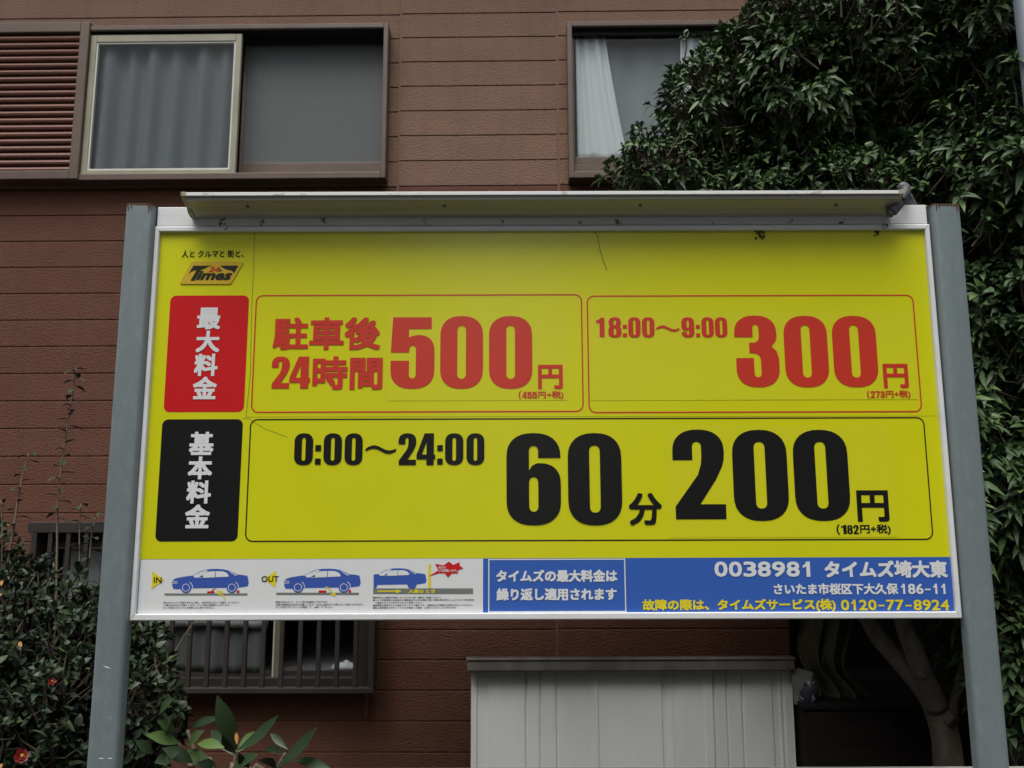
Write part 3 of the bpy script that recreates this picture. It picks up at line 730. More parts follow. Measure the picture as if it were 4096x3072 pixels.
def ring_band(mb, cx_, cy_, r0, r1, n, T, a0=0., a1=6.2832, k=28):
    pts = [(cx_ + r * math.cos(a0 + (a1 - a0) * i / k), cy_ + r * math.sin(a0 + (a1 - a0) * i / k)) for i in range(k + 1) for r in (r0, r1)]
    L = px_loop(pts, n, T); mb.add([(x, layer(n), z) for x, z in L], [(2*i, 2*i+1, 2*i+3, 2*i+2) for i in range(k)])
def car(T, cut=None):
    C_ = (lambda l: clip_x(l, cut)) if cut else (lambda l: l)
    body = MB(); poly_into(body, [px_loop(C_(CAR), 3, T)], layer(3))
    for cx_ in (613, 1192):
        l = C_(circ(cx_, 412, 68))
        if len(l) > 2: poly_into(body, [px_loop(l, 3.6, T)], layer(3.6))
    o = sp('car_picture', body, M['carblue'], strip)
    wm = MB()
    for q in WINS:
        l = C_(q)
        if len(l) > 2: poly_into(wm, [px_loop(l, 4, T)], layer(4))
    if not cut:
        for cx_ in (613, 1192):
            ring_band(wm, cx_, 412, 42, 49, 4.2, T); ring_band(wm, cx_ + 3, 410, 76, 84, 3.3, T, -1.0, .25)
        for q in ([(440, 330), (504, 330), (504, 336), (440, 336)], [(438, 358), (504, 358), (504, 364), (438, 364)], [(498, 330), (504, 330), (504, 364), (498, 364)], [(452, 344), (492, 347), (492, 351), (452, 348)]):
            poly_into(wm, [px_loop(q, 4, T)], layer(4))
    sp('car_picture', wm, M['whiteink'], strip)
    mm = MB()
    l = [(790, 282), (800, 268), (815, 255), (830, 262), (828, 282)]; poly_into(mm, [px_loop(l, 4.6, T)], layer(4.6)); sp('car_picture', mm, M['carblue'], strip)
T1 = affine(550, 2220, .31645); T2 = affine(550 + 448, 2219, .31645); T3b = affine(1050, 2220, .40687)
sA = .31645 * .855; ox = (1050 + 1612 * .40687) - 1407 * sA; oy = (2220 + 130 * .40687) - 175 * sA; T3 = affine(ox, oy, sA)
car(T1); car(T2); car(T3, cut=((1050 + 1092 * .40687) - ox) / sA)
S_ = lambda loops, m, n, T: shape(loops, m, n, 'pictogram', strip, T)
S_([[[(340, 485), (1390, 485), (1390, 511), (340, 511)]]], 'greyink', 3, T1)
S_([[[(880, 458), (972, 458), (972, 481), (880, 481)]], [[(925, 458), (975, 420), (990, 420), (945, 458)]], [[(1255, 447), (1287, 447), (1287, 479), (1255, 479)]]], 'red', 3.8, T1)
S_([[[(190, 205), (338, 316), (175, 427)]], [[(1000, 445), (1078, 458), (1028, 512)]], [[(1050, 482), (1085, 500), (1108, 535), (1117, 565), (1104, 565), (1085, 525), (1045, 496)]]], 'yellowink', 3.9, T1)
S_([[[(1752, 195), (1742, 414), (1600, 306)]]], 'yellowink', 3, T1)
tt = lambda T, a, b, c, d: (*T(a, b), *T(c, d))
text('IN', tt(T1, 205, 280, 305, 354), 'ink', strip, n=4.3, bold=.03); text('OUT', tt(T1, 1567, 265, 1783, 341), 'ink', strip, n=4, bold=.02)
S_([[[(135, 370), (948, 370), (948, 392), (135, 392)]]], 'greyink', 3, T3b)
S_([[[(552, 348), (627, 348), (627, 370), (552, 370)]], [[(845, 342), (870, 342), (870, 369), (845, 369)]]], 'red', 3.8, T3b)
S_([[[(614, 312), (640, 314), (672, 335), (695, 368), (688, 374), (664, 345), (636, 322), (616, 319)]], [[(663, 383), (718, 366), (712, 408)]]], 'yellowink', 3.9, T3b)
S_([[[(1088, 328), (2070, 328), (2070, 383), (1088, 383)]]], 'greyink', 3, T3b)
S_([[[(1632, 93), (1658, 93), (1656, 326), (1628, 326)]], [[(1130, 349), (1315, 349), (1315, 337), (1370, 356), (1315, 376), (1315, 362), (1130, 362)]]], 'yellowink', 3.5, T3b)
S_([[[(1625, 213), (1730, 150), (1697, 85), (1778, 102), (1832, 64), (1876, 98), (1935, 70), (1942, 108), (1977, 130), (1920, 150), (1922, 180), (1860, 180), (1825, 222), (1790, 178), (1735, 178)]]], 'red', 4, T3b)
text('後方に', tt(T3b, 1730, 110, 1808, 134), 'whiteink', strip, n=4.5, bold=.02); text('ご注意願います。', tt(T3b, 1730, 140, 1915, 165), 'whiteink', strip, n=4.5, bold=.02)
text('入庫の とき', tt(T3b, 1435, 337, 1698, 376), 'yellowink', strip, n=4, bold=.04)
for blk in (0, 1, 2):
  fine = MB()
  for T, b_, s_ in ((T1, (330, 588, 1288, 613), '車止めにタイヤが接するまで入庫し、枠内中央に正しく駐車してください。'), (T1, (330, 621, 1170, 645), '入庫は2分以内にお願いします。ロック板は自動的に上がります。'), (T1, (328, 654, 972, 679), 'ロック板が上がっている車室には入庫できません。'),
                  (T3b, (130, 452, 645, 471), '精算が済みますと、ロック板は自動的に下がります。'), (T3b, (130, 477, 992, 497), '出庫は精算後3分以内にお願いします。4分以上過ぎますと再びロック板が上がります。'), (T3b, (130, 503, 690, 522), 'ロック板が下がったことを確認して、出庫してください。'),
                  (T3b, (1086, 408, 1755, 427), '■飲酒または薬物を使用したうえでの入場・運転はご遠慮ください。'), (T3b, (1086, 433, 2078, 451), '■ロック式駐車場では駐車中に運転者以外の方の乗降や重い荷物の積み降ろしによりロック板が車体'), (T3b, (1106, 459, 1576, 477), 'へ接触することがありますのでご注意ください。'),
                  (T3b, (1086, 484, 2065, 503), '■短時間の駐車でロック板が下がっていた場合でも、出庫時は必ず精算の手続きを行ってください。'), (T3b, (1086, 509, 1908, 528), '■無人駐車場のため万一トラブルが発生した場合、お待ちいただくことがあります。')):
    if (0 if T is T1 else 1 if b_[0] < 1000 else 2) == blk: text_into(fine, s_, tt(T, *b_), 3.2, bold=.012)
  sp('lettering', fine, M['textgrey'], strip)
def digit_row(body, x0, x1, y0, y1, m, bold, parent):
    mb = MB(); unit = (x1 - x0) / (len(body) - .10); wd = unit * .90
    for i, ch in enumerate(body):
        a = x0 + i * unit
        if ch == '-': b_ = (a + wd * .12, (y0 + y1) / 2 - (y1 - y0) * .02, a + wd * .88, (y0 + y1) / 2 + (y1 - y0) * .13)
        elif ch == '1': b_ = (a + wd * .14, y0, a + wd * .70, y1)
        else: b_ = (a, y0, a + wd, y1)
        if ch == '-':
            xa, xb, za, zb = plane_rect(*b_, layer(3)); mb.add([(xa, layer(3), za), (xb, layer(3), za), (xb, layer(3), zb), (xa, layer(3), zb)], [(0, 1, 2, 3)])
        elif ch == '1':
            xa, xb, za, zb = plane_rect(*b_, layer(3)); poly_into(mb, [[(xa + x * (xb - xa), za + y * (zb - za)) for x, y in [(0, .74), (.20, .78), (.38, .86), (.50, 1), (1, 1), (1, 0), (.48, 0), (.48, .70), (.28, .62), (0, .58)]]], layer(3))
        else: text_into(mb, ch, b_, 3, bold=bold)
    return sp('lettering', mb, M[m], parent)
# blue notice box
xa, xb, za, zb = plane_rect(1953, 2235, 2503, 2449, layer(2)); w_ = 4.2 * PXM; mb = MB()
o4, i4 = [(xa, za), (xb, za), (xb, zb), (xa, zb)], [(xa + w_, za + w_), (xb - w_, za + w_), (xb - w_, zb - w_), (xa + w_, zb - w_)]
mb.add([(x, layer(2), z) for x, z in o4 + i4], [(k, (k + 1) % 4, 4 + (k + 1) % 4, 4 + k) for k in range(4)]); sp('notice_border', mb, M['whiteink'], strip)
text('タイムズの最大料金は', (1985, 2279, 2469, 2328), 'whiteink', strip, bold=.04); text('繰り返し適用されます', (1986, 2352, 2467, 2402), 'whiteink', strip, bold=.04)
digit_row('0038981', 2858, 3256, 2246, 2307, 'whiteink', .034, strip); text('タイムズ埼大東', (3298, 2242, 3789, 2311), 'whiteink', strip, bold=.04)
text('さいたま市桜区下大久保', (3095, 2333, 3592, 2378), 'whiteink', strip, bold=.035); digit_row('186-11', 3600, 3790, 2335, 2376, 'whiteink', .034, strip)
text('故障の際は、タイムズサービス(株)', (2570, 2396, 3343, 2447), 'yellowink', strip, bold=.035); digit_row('0120-77-8924', 3364, 3796, 2399, 2441, 'yellowink', .034, strip)

# lamp hood above the panel
YB = 1.8055; HP = .072; YR = YB - HP
hbx0 = (Q(790, 868, YB).x); hbx1 = Q(3541, 866, YB).x; zb_ = Q(2048, 869, YB).z
zr0 = Q(2048, 778, YR).z; zr1 = Q(2048, 765, YR).z
rx0_, rx1_ = Q(755, 774, YR).x, Q(3584, 770, YR).x
hx0_, hx1_ = min(hbx0, rx0_), max(hbx1, rx1_)
prof_ = [(YB, zb_ + .020), (YB, zb_), (YB - .010, zb_ - .0015), (YB - .018, zb_ + .001), (YB - .028, zb_ + .006), (YB - .060, zb_ + (zr0 - zb_) * .62), (YB - .066, zb_ + (zr0 - zb_) * .66), (YR + .004, zr0), (YR + .004, zr1 - .0012), (YB, zr1 + .012)]
mb = MB(); n = len(prof_)
mb.add([(hx0_, y, z) for y, z in prof_] + [(hx1_, y, z) for y, z in prof_], [(i, i + n, (i + 1) % n + n, (i + 1) % n) for i in range(n)] + [tuple(range(n)), tuple(n + i for i in reversed(range(n)))])
hood = sp('lamp_hood', mb, M['alu'])
mb = MB(); mb.box(hx0_, hx1_, YR, YR + .0038, zr0 - .0005, zr1); sp('rim_strip', mb, M['rim'], hood, bevel=.0008)
for xs_, d_ in ((hx0_, -1), (hx1_, 1)):
    mb = MB(); e = .012; xa_, xb_ = (xs_ - e, xs_ - .0003) if d_ < 0 else (xs_ + .0003, xs_ + e)
    pr = [(YB - .0005, zb_ - .003)] + [(YB - .004 - .03 * math.sin(a), zb_ + .012 - .015 * math.cos(a)) for a in [.3 * i for i in range(6)]] + [(YB - .045, zb_ + (zr0 - zb_) * .45), (YR, zr0 - .0012), (YR - .0006, zr1 + .0008), (YB - .0005, zr1 + .013)]
    m_ = len(pr)
    mb.add([(xa_, y, z) for y, z in pr] + [(xb_, y, z) for y, z in pr], [(i, i + m_, (i + 1) % m_ + m_, (i + 1) % m_) for i in range(m_)] + [tuple(range(m_)), tuple(m_ + i for i in reversed(range(m_)))])
    sp('end_cap', mb, M['capplastic'], hood, bevel=.001)
sy = YB - .044; sz = zb_ + (zr0 - zb_) * .34
nrm = Vector((0, -(zr0 - zb_) * .62 + .006, -.032)).normalized()
for px in (990, 1777, 2561, 3344):
    xx = Q(px, 832, sy).x; t_ = (YB - .028 - sy) / .032; zz = zb_ + .006 + t_ * ((zr0 - zb_) * .62 - .006)
    c_ = Vector((xx, sy, zz)); mb = MB(); mb.tube([c_ - nrm * .001, c_ + nrm * .002, c_ + nrm * .0028], [.0040, .0040, .0022], 12); sp('screw', mb, M['conduit'], hood)
# flexible conduit at the right end
cp = [Q(3556, 858, 1.772), Q(3585, 825, 1.768), Q(3603, 800, 1.767), Q(3618, 778, 1.770), Q(3622, 757, 1.778), Q(3612, 748, 1.788), Q(3615, 760, 1.80), Q(3632, 795, 1.818), Q(3648, 825, 1.84), Q(3655, 850, 1.87)]
def spline(pts, n):
    out = []
    for i in range(len(pts) - 1):
        p0_, p1_, p2_, p3_ = pts[max(i - 1, 0)], pts[i], pts[i + 1], pts[min(i + 2, len(pts) - 1)]
        for k in range(n):
            t = k / n; out.append(.5 * ((2 * p1_) + (p2_ - p0_) * t + (2 * p0_ - 5 * p1_ + 4 * p2_ - p3_) * t * t + (3 * p1_ - p0_ - 3 * p2_ + p3_) * t ** 3))
    return out + [pts[-1]]
sp_ = spline(cp[2:], 12); d_ = [0]
for a, b in zip(sp_, sp_[1:]): d_.append(d_[-1] + (b - a).length)
mb = MB(); mb.tube(sp_, [.0105 + .0016 * math.sin(x / .0042 * 6.283) for x in d_], 14); cond = sp('conduit', mb, M['conduit'], smooth=True)
mb = MB(); mb.tube([cp[0], cp[0].lerp(cp[1], .35), cp[0].lerp(cp[1], .36), cp[1].lerp(cp[2], .7)], [.010, .010, .0135, .0135], 16); sp('connector', mb, M['conduit'], cond)
# dirt: mud daubs under the hood
def daub(px, py, r, parent, Y, seed, m='mud', n=16):
    rnd = random.Random(seed); mb = MB()
    for _ in range(n):
        a = rnd.uniform(0, 6.28); q = r * rnd.random() ** .7
        c_ = P(px + q * math.cos(a) * .8, py + q * math.sin(a), Y); s = PXM * r * rnd.uniform(.08, .34)
        k = 7; mb.add([(c_.x, c_.y - s * .5, c_.z)] + [(c_.x + s * rnd.uniform(.6, 1.1) * math.cos(6.283 * i / k), c_.y - .0002, c_.z + s * rnd.uniform(.6, 1.2) * math.sin(6.283 * i / k)) for i in range(k)], [(0, 1 + (i + 1) % k, 1 + i) for i in range(k)])
    return sp('dirt', mb, M[m], parent)
daub(3038, 935, 26, panel_o, YS - .0008, 1, n=22); daub(3505, 932, 18, panel_o, YS - .0008, 2); daub(3540, 905, 14, frame_o, YF - .0008, 3, 'grime')
for i, (px, py, r) in enumerate(((895, 897, 24), (905, 915, 10), (1050, 890, 16), (2470, 886, 22), (2320, 890, 10), (3370, 890, 20), (3160, 885, 14), (1295, 880, 14), (1700, 885, 10), (2850, 892, 8), (2005, 888, 12))):
    daub(px, py, r, frame_o, (YF if py > 901 else 1.806) - .0006, 10 + i, 'grime', 12)
for i, (px, py) in enumerate(((1000, 955), (1105, 1080), (2090, 990), (3057, 1130), (2150, 960), (1520, 940), (3010, 962), (2700, 940), (1320, 1010))):
    daub(px, py, 5, panel_o, YS - .0008, 40 + i, 'grime', 3)

# ------------------------------------------------------------------ white storage shed
YH = 3.35
shed = thing('storage_shed', 'white ribbed metal storage shed with grey roof edge below the sign', 'shed', (P(2520, 3000, YH).x, YH, -.5))
SQ = lambda px, py, Y=YH: P(px, py, Y)
ex = lambda px: SQ(px, 2860).x
ztop = SQ(2520, 2676).z; pr = [(1884, 0), (1906, 0), (1910, .010), (1950, .010), (1954, 0), (2098, 0), (2106, .014), (2112, 0), (2156, 0), (2163, .012), (2168, 0), (2222, 0), (2228, .012), (2234, .004), (2374, .004), (2377, -.006), (2392, -.006), (2395, .002),
        (2648, .002), (2652, .016), (2664, .016), (2690, .004), (2700, .010), (2704, 0), (2815, 0), (2822, -.006), (2852, -.006), (2860, .014), (2866, 0), (2904, 0), (2912, .012), (2918, 0), (2966, 0), (2974, .012), (2980, 0), (3090, 0), (3096, .008), (3116, .008), (3124, -.004), (3136, .006), (3142, -.008), (3172, -.008)]
mb = MB(); n = len(pr)
vs = [(ex(x), YH + y * .6, -.5) for x, y in pr] + [(ex(x), YH + y * .6, ztop) for x, y in pr]
mb.add(vs, [(i, i + 1, n + i + 1, n + i) for i in range(n - 1)])
sx0_, sx1_ = ex(1884), ex(3172)
obj('front_panel', mb, M['shedwhite'], shed)
mb = MB(); mb.add([(sx0_, YH, -.5), (sx0_, 4.16, -.5), (sx0_, 4.16, ztop - .2), (sx0_, YH, ztop), (sx1_, YH - .008, -.5), (sx1_, 4.16, -.5), (sx1_, 4.16, ztop - .2), (sx1_, YH - .008, ztop)], [(0, 3, 2, 1), (4, 5, 6, 7), (1, 2, 6, 5), (3, 7, 6, 2)])
obj('side_panel', mb, M['shedwhite'], shed)
mb = MB(); ra, rb = SQ(1868, 2660, YH - .06), SQ(3180, 2660, YH - .06)
z1_ = SQ(2520, 2636, YH - .06).z; z0_ = SQ(2520, 2683, YH - .06).z
dz_ = .20
mb.add([(x, y, z) for x in (ra.x, rb.x) for y, z in ((YH - .06, z0_), (YH - .06, z1_), (4.17, z1_ - dz_), (4.17, z0_ - dz_))], [(0, 3, 2, 1), (4, 5, 6, 7), (0, 1, 5, 4), (1, 2, 6, 5), (2, 3, 7, 6), (3, 0, 4, 7)])
mb.add([(x, y, z) for x in (ra.x - .004, rb.x + .004) for y, z in ((YH - .066, z1_ - .004), (YH - .066, z1_ + .004), (YH - .02, z1_ + .004), (YH - .02, z1_ - .004))], [(0, 3, 2, 1), (4, 5, 6, 7), (0, 1, 5, 4), (1, 2, 6, 5), (2, 3, 7, 6), (3, 0, 4, 7)])
obj('roof', mb, M['shedroof'], shed, bevel=.004)

# ------------------------------------------------------------------ dark corner at right: cabinet, cloth, board, bag
YC = 3.25; rnd0 = random.Random(3)
zc = P(3500, 2818, YC).z; cx0, cx1 = P(3215, 2900, YC).x, P(3960, 2900, YC).x
cab = thing('wooden_cabinet', 'low black brown wooden cabinet in the dark under the tree', 'cabinet', ((cx0 + cx1) / 2, YC, -.5))
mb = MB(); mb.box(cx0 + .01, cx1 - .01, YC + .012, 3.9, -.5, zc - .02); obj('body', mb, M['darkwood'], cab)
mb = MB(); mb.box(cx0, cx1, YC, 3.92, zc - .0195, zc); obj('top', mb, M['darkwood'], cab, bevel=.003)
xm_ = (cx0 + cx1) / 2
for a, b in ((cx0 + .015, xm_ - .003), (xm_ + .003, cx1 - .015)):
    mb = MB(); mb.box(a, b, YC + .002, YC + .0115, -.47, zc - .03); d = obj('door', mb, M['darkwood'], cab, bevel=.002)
scr = thing('shade_planks', 'added black brown planks standing in for deep shade behind the tree trunk', 'screen', (P(3500, 2900, 3.98).x, 3.98, -.5))  # dark planks added in place of the deep shade on the wall
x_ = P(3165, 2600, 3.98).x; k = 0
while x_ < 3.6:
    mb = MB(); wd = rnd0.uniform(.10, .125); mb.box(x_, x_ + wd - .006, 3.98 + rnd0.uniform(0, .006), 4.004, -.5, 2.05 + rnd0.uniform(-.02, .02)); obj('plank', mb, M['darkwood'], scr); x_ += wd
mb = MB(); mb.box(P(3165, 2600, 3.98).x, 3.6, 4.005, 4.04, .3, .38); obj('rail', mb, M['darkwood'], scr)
rows = [(2440, 3238, 3425), (2500, 3236, 3422), (2560, 3228, 3412), (2610, 3224, 3398), (2650, 3232, 3390), (2690, 3246, 3398), (2730, 3268, 3430), (2765, 3282, 3466), (2790, 3282, 3480), (2817, 3276, 3478)]
mb = MB(); nx = 48
for j, (y, xl, xr) in enumerate(rows):
    for i in range(nx + 1):
        u = i / nx; sft = .06 * math.sin(j * .6)
        f = .030 * math.sin(u * 19 + sft * 20) + .016 * math.sin(u * 41 + j * .3)
        p = P(xl + (xr - xl) * u, y, YC + .12); mb.v.append((p.x, YC + .12 + f + .05 * (2 * u - 1) ** 2, p.z))
for j in range(len(rows) - 1):
    for i in range(nx):
        a = j * (nx + 1) + i; mb.f.append((a + nx + 1, a + nx + 2, a + 1, a))
cl = obj('hanging_cloth', mb, M['cloth'], None, smooth=True); s_ = cl.modifiers.new('thick', 'SOLIDIFY'); s_.thickness = .006
tag(cl, 'dark olive cloth hanging in folds beside the white shed', 'cloth')
mb = MB(); lp = [(P(x, y, YC + .06).x, P(x, y, YC + .06).z) for x, y in ((3166, 2690), (3196, 2674), (3254, 2692), (3205, 2816), (3182, 2818))]
poly_into(mb, [lp], YC + .06); k = len(lp); mb.add([(x, YC + .06, z) for x, z in lp] + [(x, YC + .075, z) for x, z in lp], [(a, (a + 1) % k, k + (a + 1) % k, k + a) for a in range(k)])
tag(obj('grey_board', mb, M['greyboard'], None), 'broken grey board leaning beside the right edge of the shed', 'board')
mb = MB(); c_ = P(3238, 2770, YC + .05); rnd = random.Random(4)
for i in range(9):
    for j in range(14):
        th, ph = math.pi * i / 8, 6.283 * j / 14; rr_ = 1 + .12 * math.sin(3 * ph + i) + .08 * math.sin(5 * ph)
        mb.v.append((c_.x + .036 * math.sin(th) * math.cos(ph) * rr_ + .012 * math.cos(th), c_.y + .03 * math.sin(th) * math.sin(ph), c_.z + .052 * math.cos(th)))
for i in range(8):
    for j in range(14): mb.f.append((i*14 + j, i*14 + (j+1) % 14, (i+1)*14 + (j+1) % 14, (i+1)*14 + j))
bag = tag(obj('patterned_bag', mb, M['bagpattern'], None, smooth=True), 'small dark blue bag with white pattern beside the grey board', 'bag')

# ------------------------------------------------------------------ unseen buildings added behind the camera to block low sky and shape reflections
def sky_block(x0, x1, y1, h, m, label):
    b = thing('sky_block_building', label, 'building', ((x0 + x1) / 2, y1, 0))
    mb = MB(); mb.box(x0, x1, y1 - 8, y1, 0, h); obj('wall', mb, M[m], b)
    mb = MB(); mb.box(x0 - .3, x1 + .3, y1 - 8.3, y1 + .4, h + .002, h + .25); obj('roof', mb, M['rooftile'], b)
    for zf in range(int(h // 2.9)):
        for k in range(int((x1 - x0) // 2.6)):
            xx = x0 + .7 + k * 2.6; zz = zf * 2.9 + 1.0; mb = MB()
            frame_ring(mb, xx, xx + 1.6, zz, zz + 1.2, (.06,) * 4, y1 + .002, y1 + .06); f = obj('window', mb, M['brown_metal'], b)
            mb = MB(); mb.box(xx + .06, xx + 1.54, y1 + .002, y1 + .02, zz + .06, zz + 1.14); obj('pane', mb, M['black_gap'], f)
M['render'] = material('render', (.22, .21, .19), .85, var=((.17, .16, .14), 1.5, (1, 1, .4), .4, .7))
M['render2'] = material('render2', (.16, .13, .11), .85, var=((.12, .10, .085), 1.5, (1, 1, .4), .4, .7))
sky_block(-19, -1.9, -6.5, 6.4, 'render', 'unseen grey two storey building added behind the camera to block low sky')
sky_block(1.3, 19, -6.8, 6.2, 'render2', 'unseen dark brown two storey building added behind the camera to block low sky')

# ------------------------------------------------------------------ plants
def leaf(mb, base, d, up, L, W, droop=.25, fold=.25, seg=4, curl=0., tipw=.8):
    d = d.normalized(); side = d.cross(up)
    if side.length < 1e-4: side = d.orthogonal()
    side.normalize(); nrm = side.cross(d).normalized(); o = len(mb.v)
    for i in range(seg + 1):
        t = i / seg; c = base + d * (L * t) + Vector((0, 0, -1)) * (droop * L * t * t) + nrm * (curl * L * math.sin(t * 3.14))
        wd = W * .5 * max(.03, math.sin(math.pi * min(1, t ** tipw * .97 + .03)))
        if i == seg: wd = W * .02
        mb.v += [tuple(c - side * wd + nrm * wd * fold), tuple(c), tuple(c + side * wd + nrm * wd * fold)]
    for i in range(seg):
        a = o + 3 * i; mb.f += [(a, a + 1, a + 4, a + 3), (a + 1, a + 2, a + 5, a + 4)]
def rvec(rnd):
    while True:
        v = Vector((rnd.uniform(-1, 1), rnd.uniform(-1, 1), rnd.uniform(-1, 1)))
        if .05 < v.length < 1: return v.normalized()
def whorl(mb, tw, c, axis, rnd, L, n, W=.36, back=.0, droop=(.1, .45)):
    axis = axis.normalized(); u = axis.orthogonal().normalized(); b = axis.cross(u); a0 = rnd.uniform(0, 6.28)
    for k in range(n):
        a = a0 + k * 2.4 + rnd.uniform(-.3, .3); el = .25 + 1.0 * (k / n) + rnd.uniform(-.15, .15)
        d = axis * math.cos(el) + (u * math.cos(a) + b * math.sin(a)) * math.sin(el)
        base = c - axis * (.35 * L * k / n)
        leaf(mb, base, d, axis if el < 1.2 else Vector((0, 0, 1)), L * rnd.uniform(.65, 1.12) * (.62 + .38 * min(1, k / 3)), L * W * rnd.uniform(.8, 1.15), rnd.uniform(*droop), rnd.uniform(.1, .4), curl=rnd.uniform(-.02, .09), tipw=1.12)
    if back: tw.tube([c - axis * back + rvec(rnd) * back * .2, c - axis * back * .45 + rvec(rnd) * back * .06, c], [.0045, .0032, .002], 4, cap=False)

# evergreen tree at right
tree = thing('evergreen_tree', 'dense dark evergreen tree with glossy leaves right of the sign', 'tree', (P(3790, 3072, 3.0).x, 3.0, -.5))
mb = MB()
tp = lambda *a: [P(x, y, Y) for x, y, Y in a]
g0 = P(3795, 3072, 3.0)
mb.tube(spline([Vector((g0.x + .012, 3.0, -.5)), Vector((g0.x + .008, 3.0, .25)), Vector((g0.x + .004, 3.0, .5)), g0] + tp((3782, 2950, 3.0), (3745, 2830, 3.0), (3690, 2740, 3.0), (3600, 2640, 3.03), (3500, 2520, 3.08), (3400, 2300, 3.15), (3300, 1900, 3.25), (3250, 1300, 3.3), (3230, 700, 3.3), (3240, 300, 3.3)), 5), None or [.062 - .0007 * i for i in range(66)], 12)
mb.tube(spline(tp((3745, 2830, 2.99), (3700, 2720, 2.97), (3655, 2600, 2.95), (3610, 2480, 2.95), (3570, 2300, 2.95), (3560, 1900, 3.0), (3650, 1300, 3.0), (3760, 700, 3.0), (3800, 300, 3.0)), 5), [.042 - .0008 * i for i in range(41)], 10)
for pts in (((3400, 2300, 3.15), (3200, 1600, 3.2), (2900, 1000, 3.2), (2740, 650, 3.2)), ((3570, 2300, 2.95), (3800, 1900, 2.9), (3980, 1500, 2.9)), ((3782, 2950, 3.), (3900, 2500, 2.9), (3990, 2100, 2.85)), ((3230, 1000, 3.3), (3010, 500, 3.3), (2900, 200, 3.25)), ((3745, 700, 3.), (3950, 300, 3.), (4000, 50, 3.))):
    s_ = spline(tp(*pts), 6); mb.tube(s_, [.022 - .016 * i / len(s_) for i in range(len(s_))], 8)
trunk = obj('trunk', mb, M['bark'], tree, smooth=True)
mb = MB(); c_ = P(3800, 2880, 2.95); mb.tube([c_ + Vector((0, .03, 0)), c_ + Vector((.008, -.005, .004)), c_ + Vector((.008, -.006, .004)), c_ + Vector((.006, .004, .003))], [.03, .024, .017, .012], 14); obj('branch_stub', mb, M['bark'], trunk, smooth=True)
mb = MB(); c_ = P(3690, 2700, 2.93); mb.tube([c_ + Vector((0, .03, 0)), c_ + Vector((.006, -.002, .002)), c_ + Vector((.006, .004, .002))], [.024, .016, .010], 12); obj('branch_stub', mb, M['bark'], trunk, smooth=True)
rnd = random.Random(21)
BL = [((3270, 340), 470, 430, 3.30, .55), ((2650, 700), 215, 190, 3.25, .26), ((2830, 400), 190, 220, 3.25, .26), ((3820, 160), 420, 380, 3.10, .55), ((3950, 720), 360, 380, 2.98, .45), ((4010, 1320), 310, 380, 2.92, .40), ((4040, 1950), 300, 380, 2.88, .36),
      ((4060, 2550), 240, 330, 2.92, .30), ((3020, 880), 420, 330, 3.35, .45), ((3500, 1000), 420, 420, 3.2, .5), ((4330, 500), 420, 700, 3.1, .5), ((4380, 1700), 400, 900, 3.05, .45), ((2950, 1620), 560, 480, 3.3, .5), ((2280, 1780), 430, 400, 3.35, .45), ((1760, 1850), 270, 330, 3.4, .4), ((3480, 1850), 400, 440, 2.95, .5), ((1330, 1900), 260, 320, 3.35, .4)]  # last blobs, hidden behind the sign, are added to shade the lower wall
blobs = []
for (px, py), rx_, rz_, Y, ry_ in BL:
    c_ = P(px, py, Y); k = (Y / FPX) * 1.05; blobs.append((c_, rx_ * k, ry_, rz_ * k))
crown = MB(); twg = MB()
def inside(p, skip, f=.80):
    for i, (c_, a, b, z) in enumerate(blobs):
        if i != skip and ((p.x - c_.x) / a) ** 2 + ((p.y - c_.y) / b) ** 2 + ((p.z - c_.z) / z) ** 2 < f: return True
    return False
for bi, (c_, a, b, z) in enumerate(blobs):
    area = (a * b + b * z + a * z) * 4.19
    thin = bi in (1, 2)
    n_ = int(area * (400 if thin else 500))
    if bi in (10, 11): n_ = int(area * 160)
    for _ in range(n_):
        v = rvec(rnd); r = 1 - .34 * rnd.random() ** 1.3 + (rnd.random() < .14) * rnd.uniform(.03, .16)
        lump = 1 + .20 * math.sin(5.1 * v.x + 3.7 * v.z + bi) * math.sin(4.3 * v.y + 2.9 * v.z + 1.7 * bi)
        p = c_ + Vector((v.x * a, v.y * b, v.z * z)) * (r * lump)
        if p.z < .75 or p.y > 4.12 - .0127 * p.x or inside(p, bi): continue
        if p.y < 2.18 and p.z < 1.3: continue
        if p.y < 1.95: continue
        nrm = Vector((v.x / a, v.y / b, v.z / z)).normalized()
        axis = (nrm * .8 + Vector((0, 0, .75)) + rvec(rnd) * .45)
        L = rnd.uniform(.058, .086) * (.78 if thin else 1)
        whorl(crown, twg, p, axis, rnd, L, rnd.randint(7, 11), W=rnd.uniform(.27, .34), back=rnd.uniform(.08, .16), droop=(.2, .75))
    for _ in range(int(area * (60 if thin else 240))):      # inner leaves
        v = rvec(rnd); p = c_ + Vector((v.x * a, v.y * b, v.z * z)) * (rnd.random() ** .6 * .72)
        if p.z < .8 or p.y > 4.1: continue
        whorl(crown, twg, p, v + Vector((0, 0, .6)), rnd, .078, 5, back=.15)
crown_o = obj('crown', crown, M['leaf'], tree, smooth=True); obj('twigs', twg, M['twig'], tree, smooth=True)

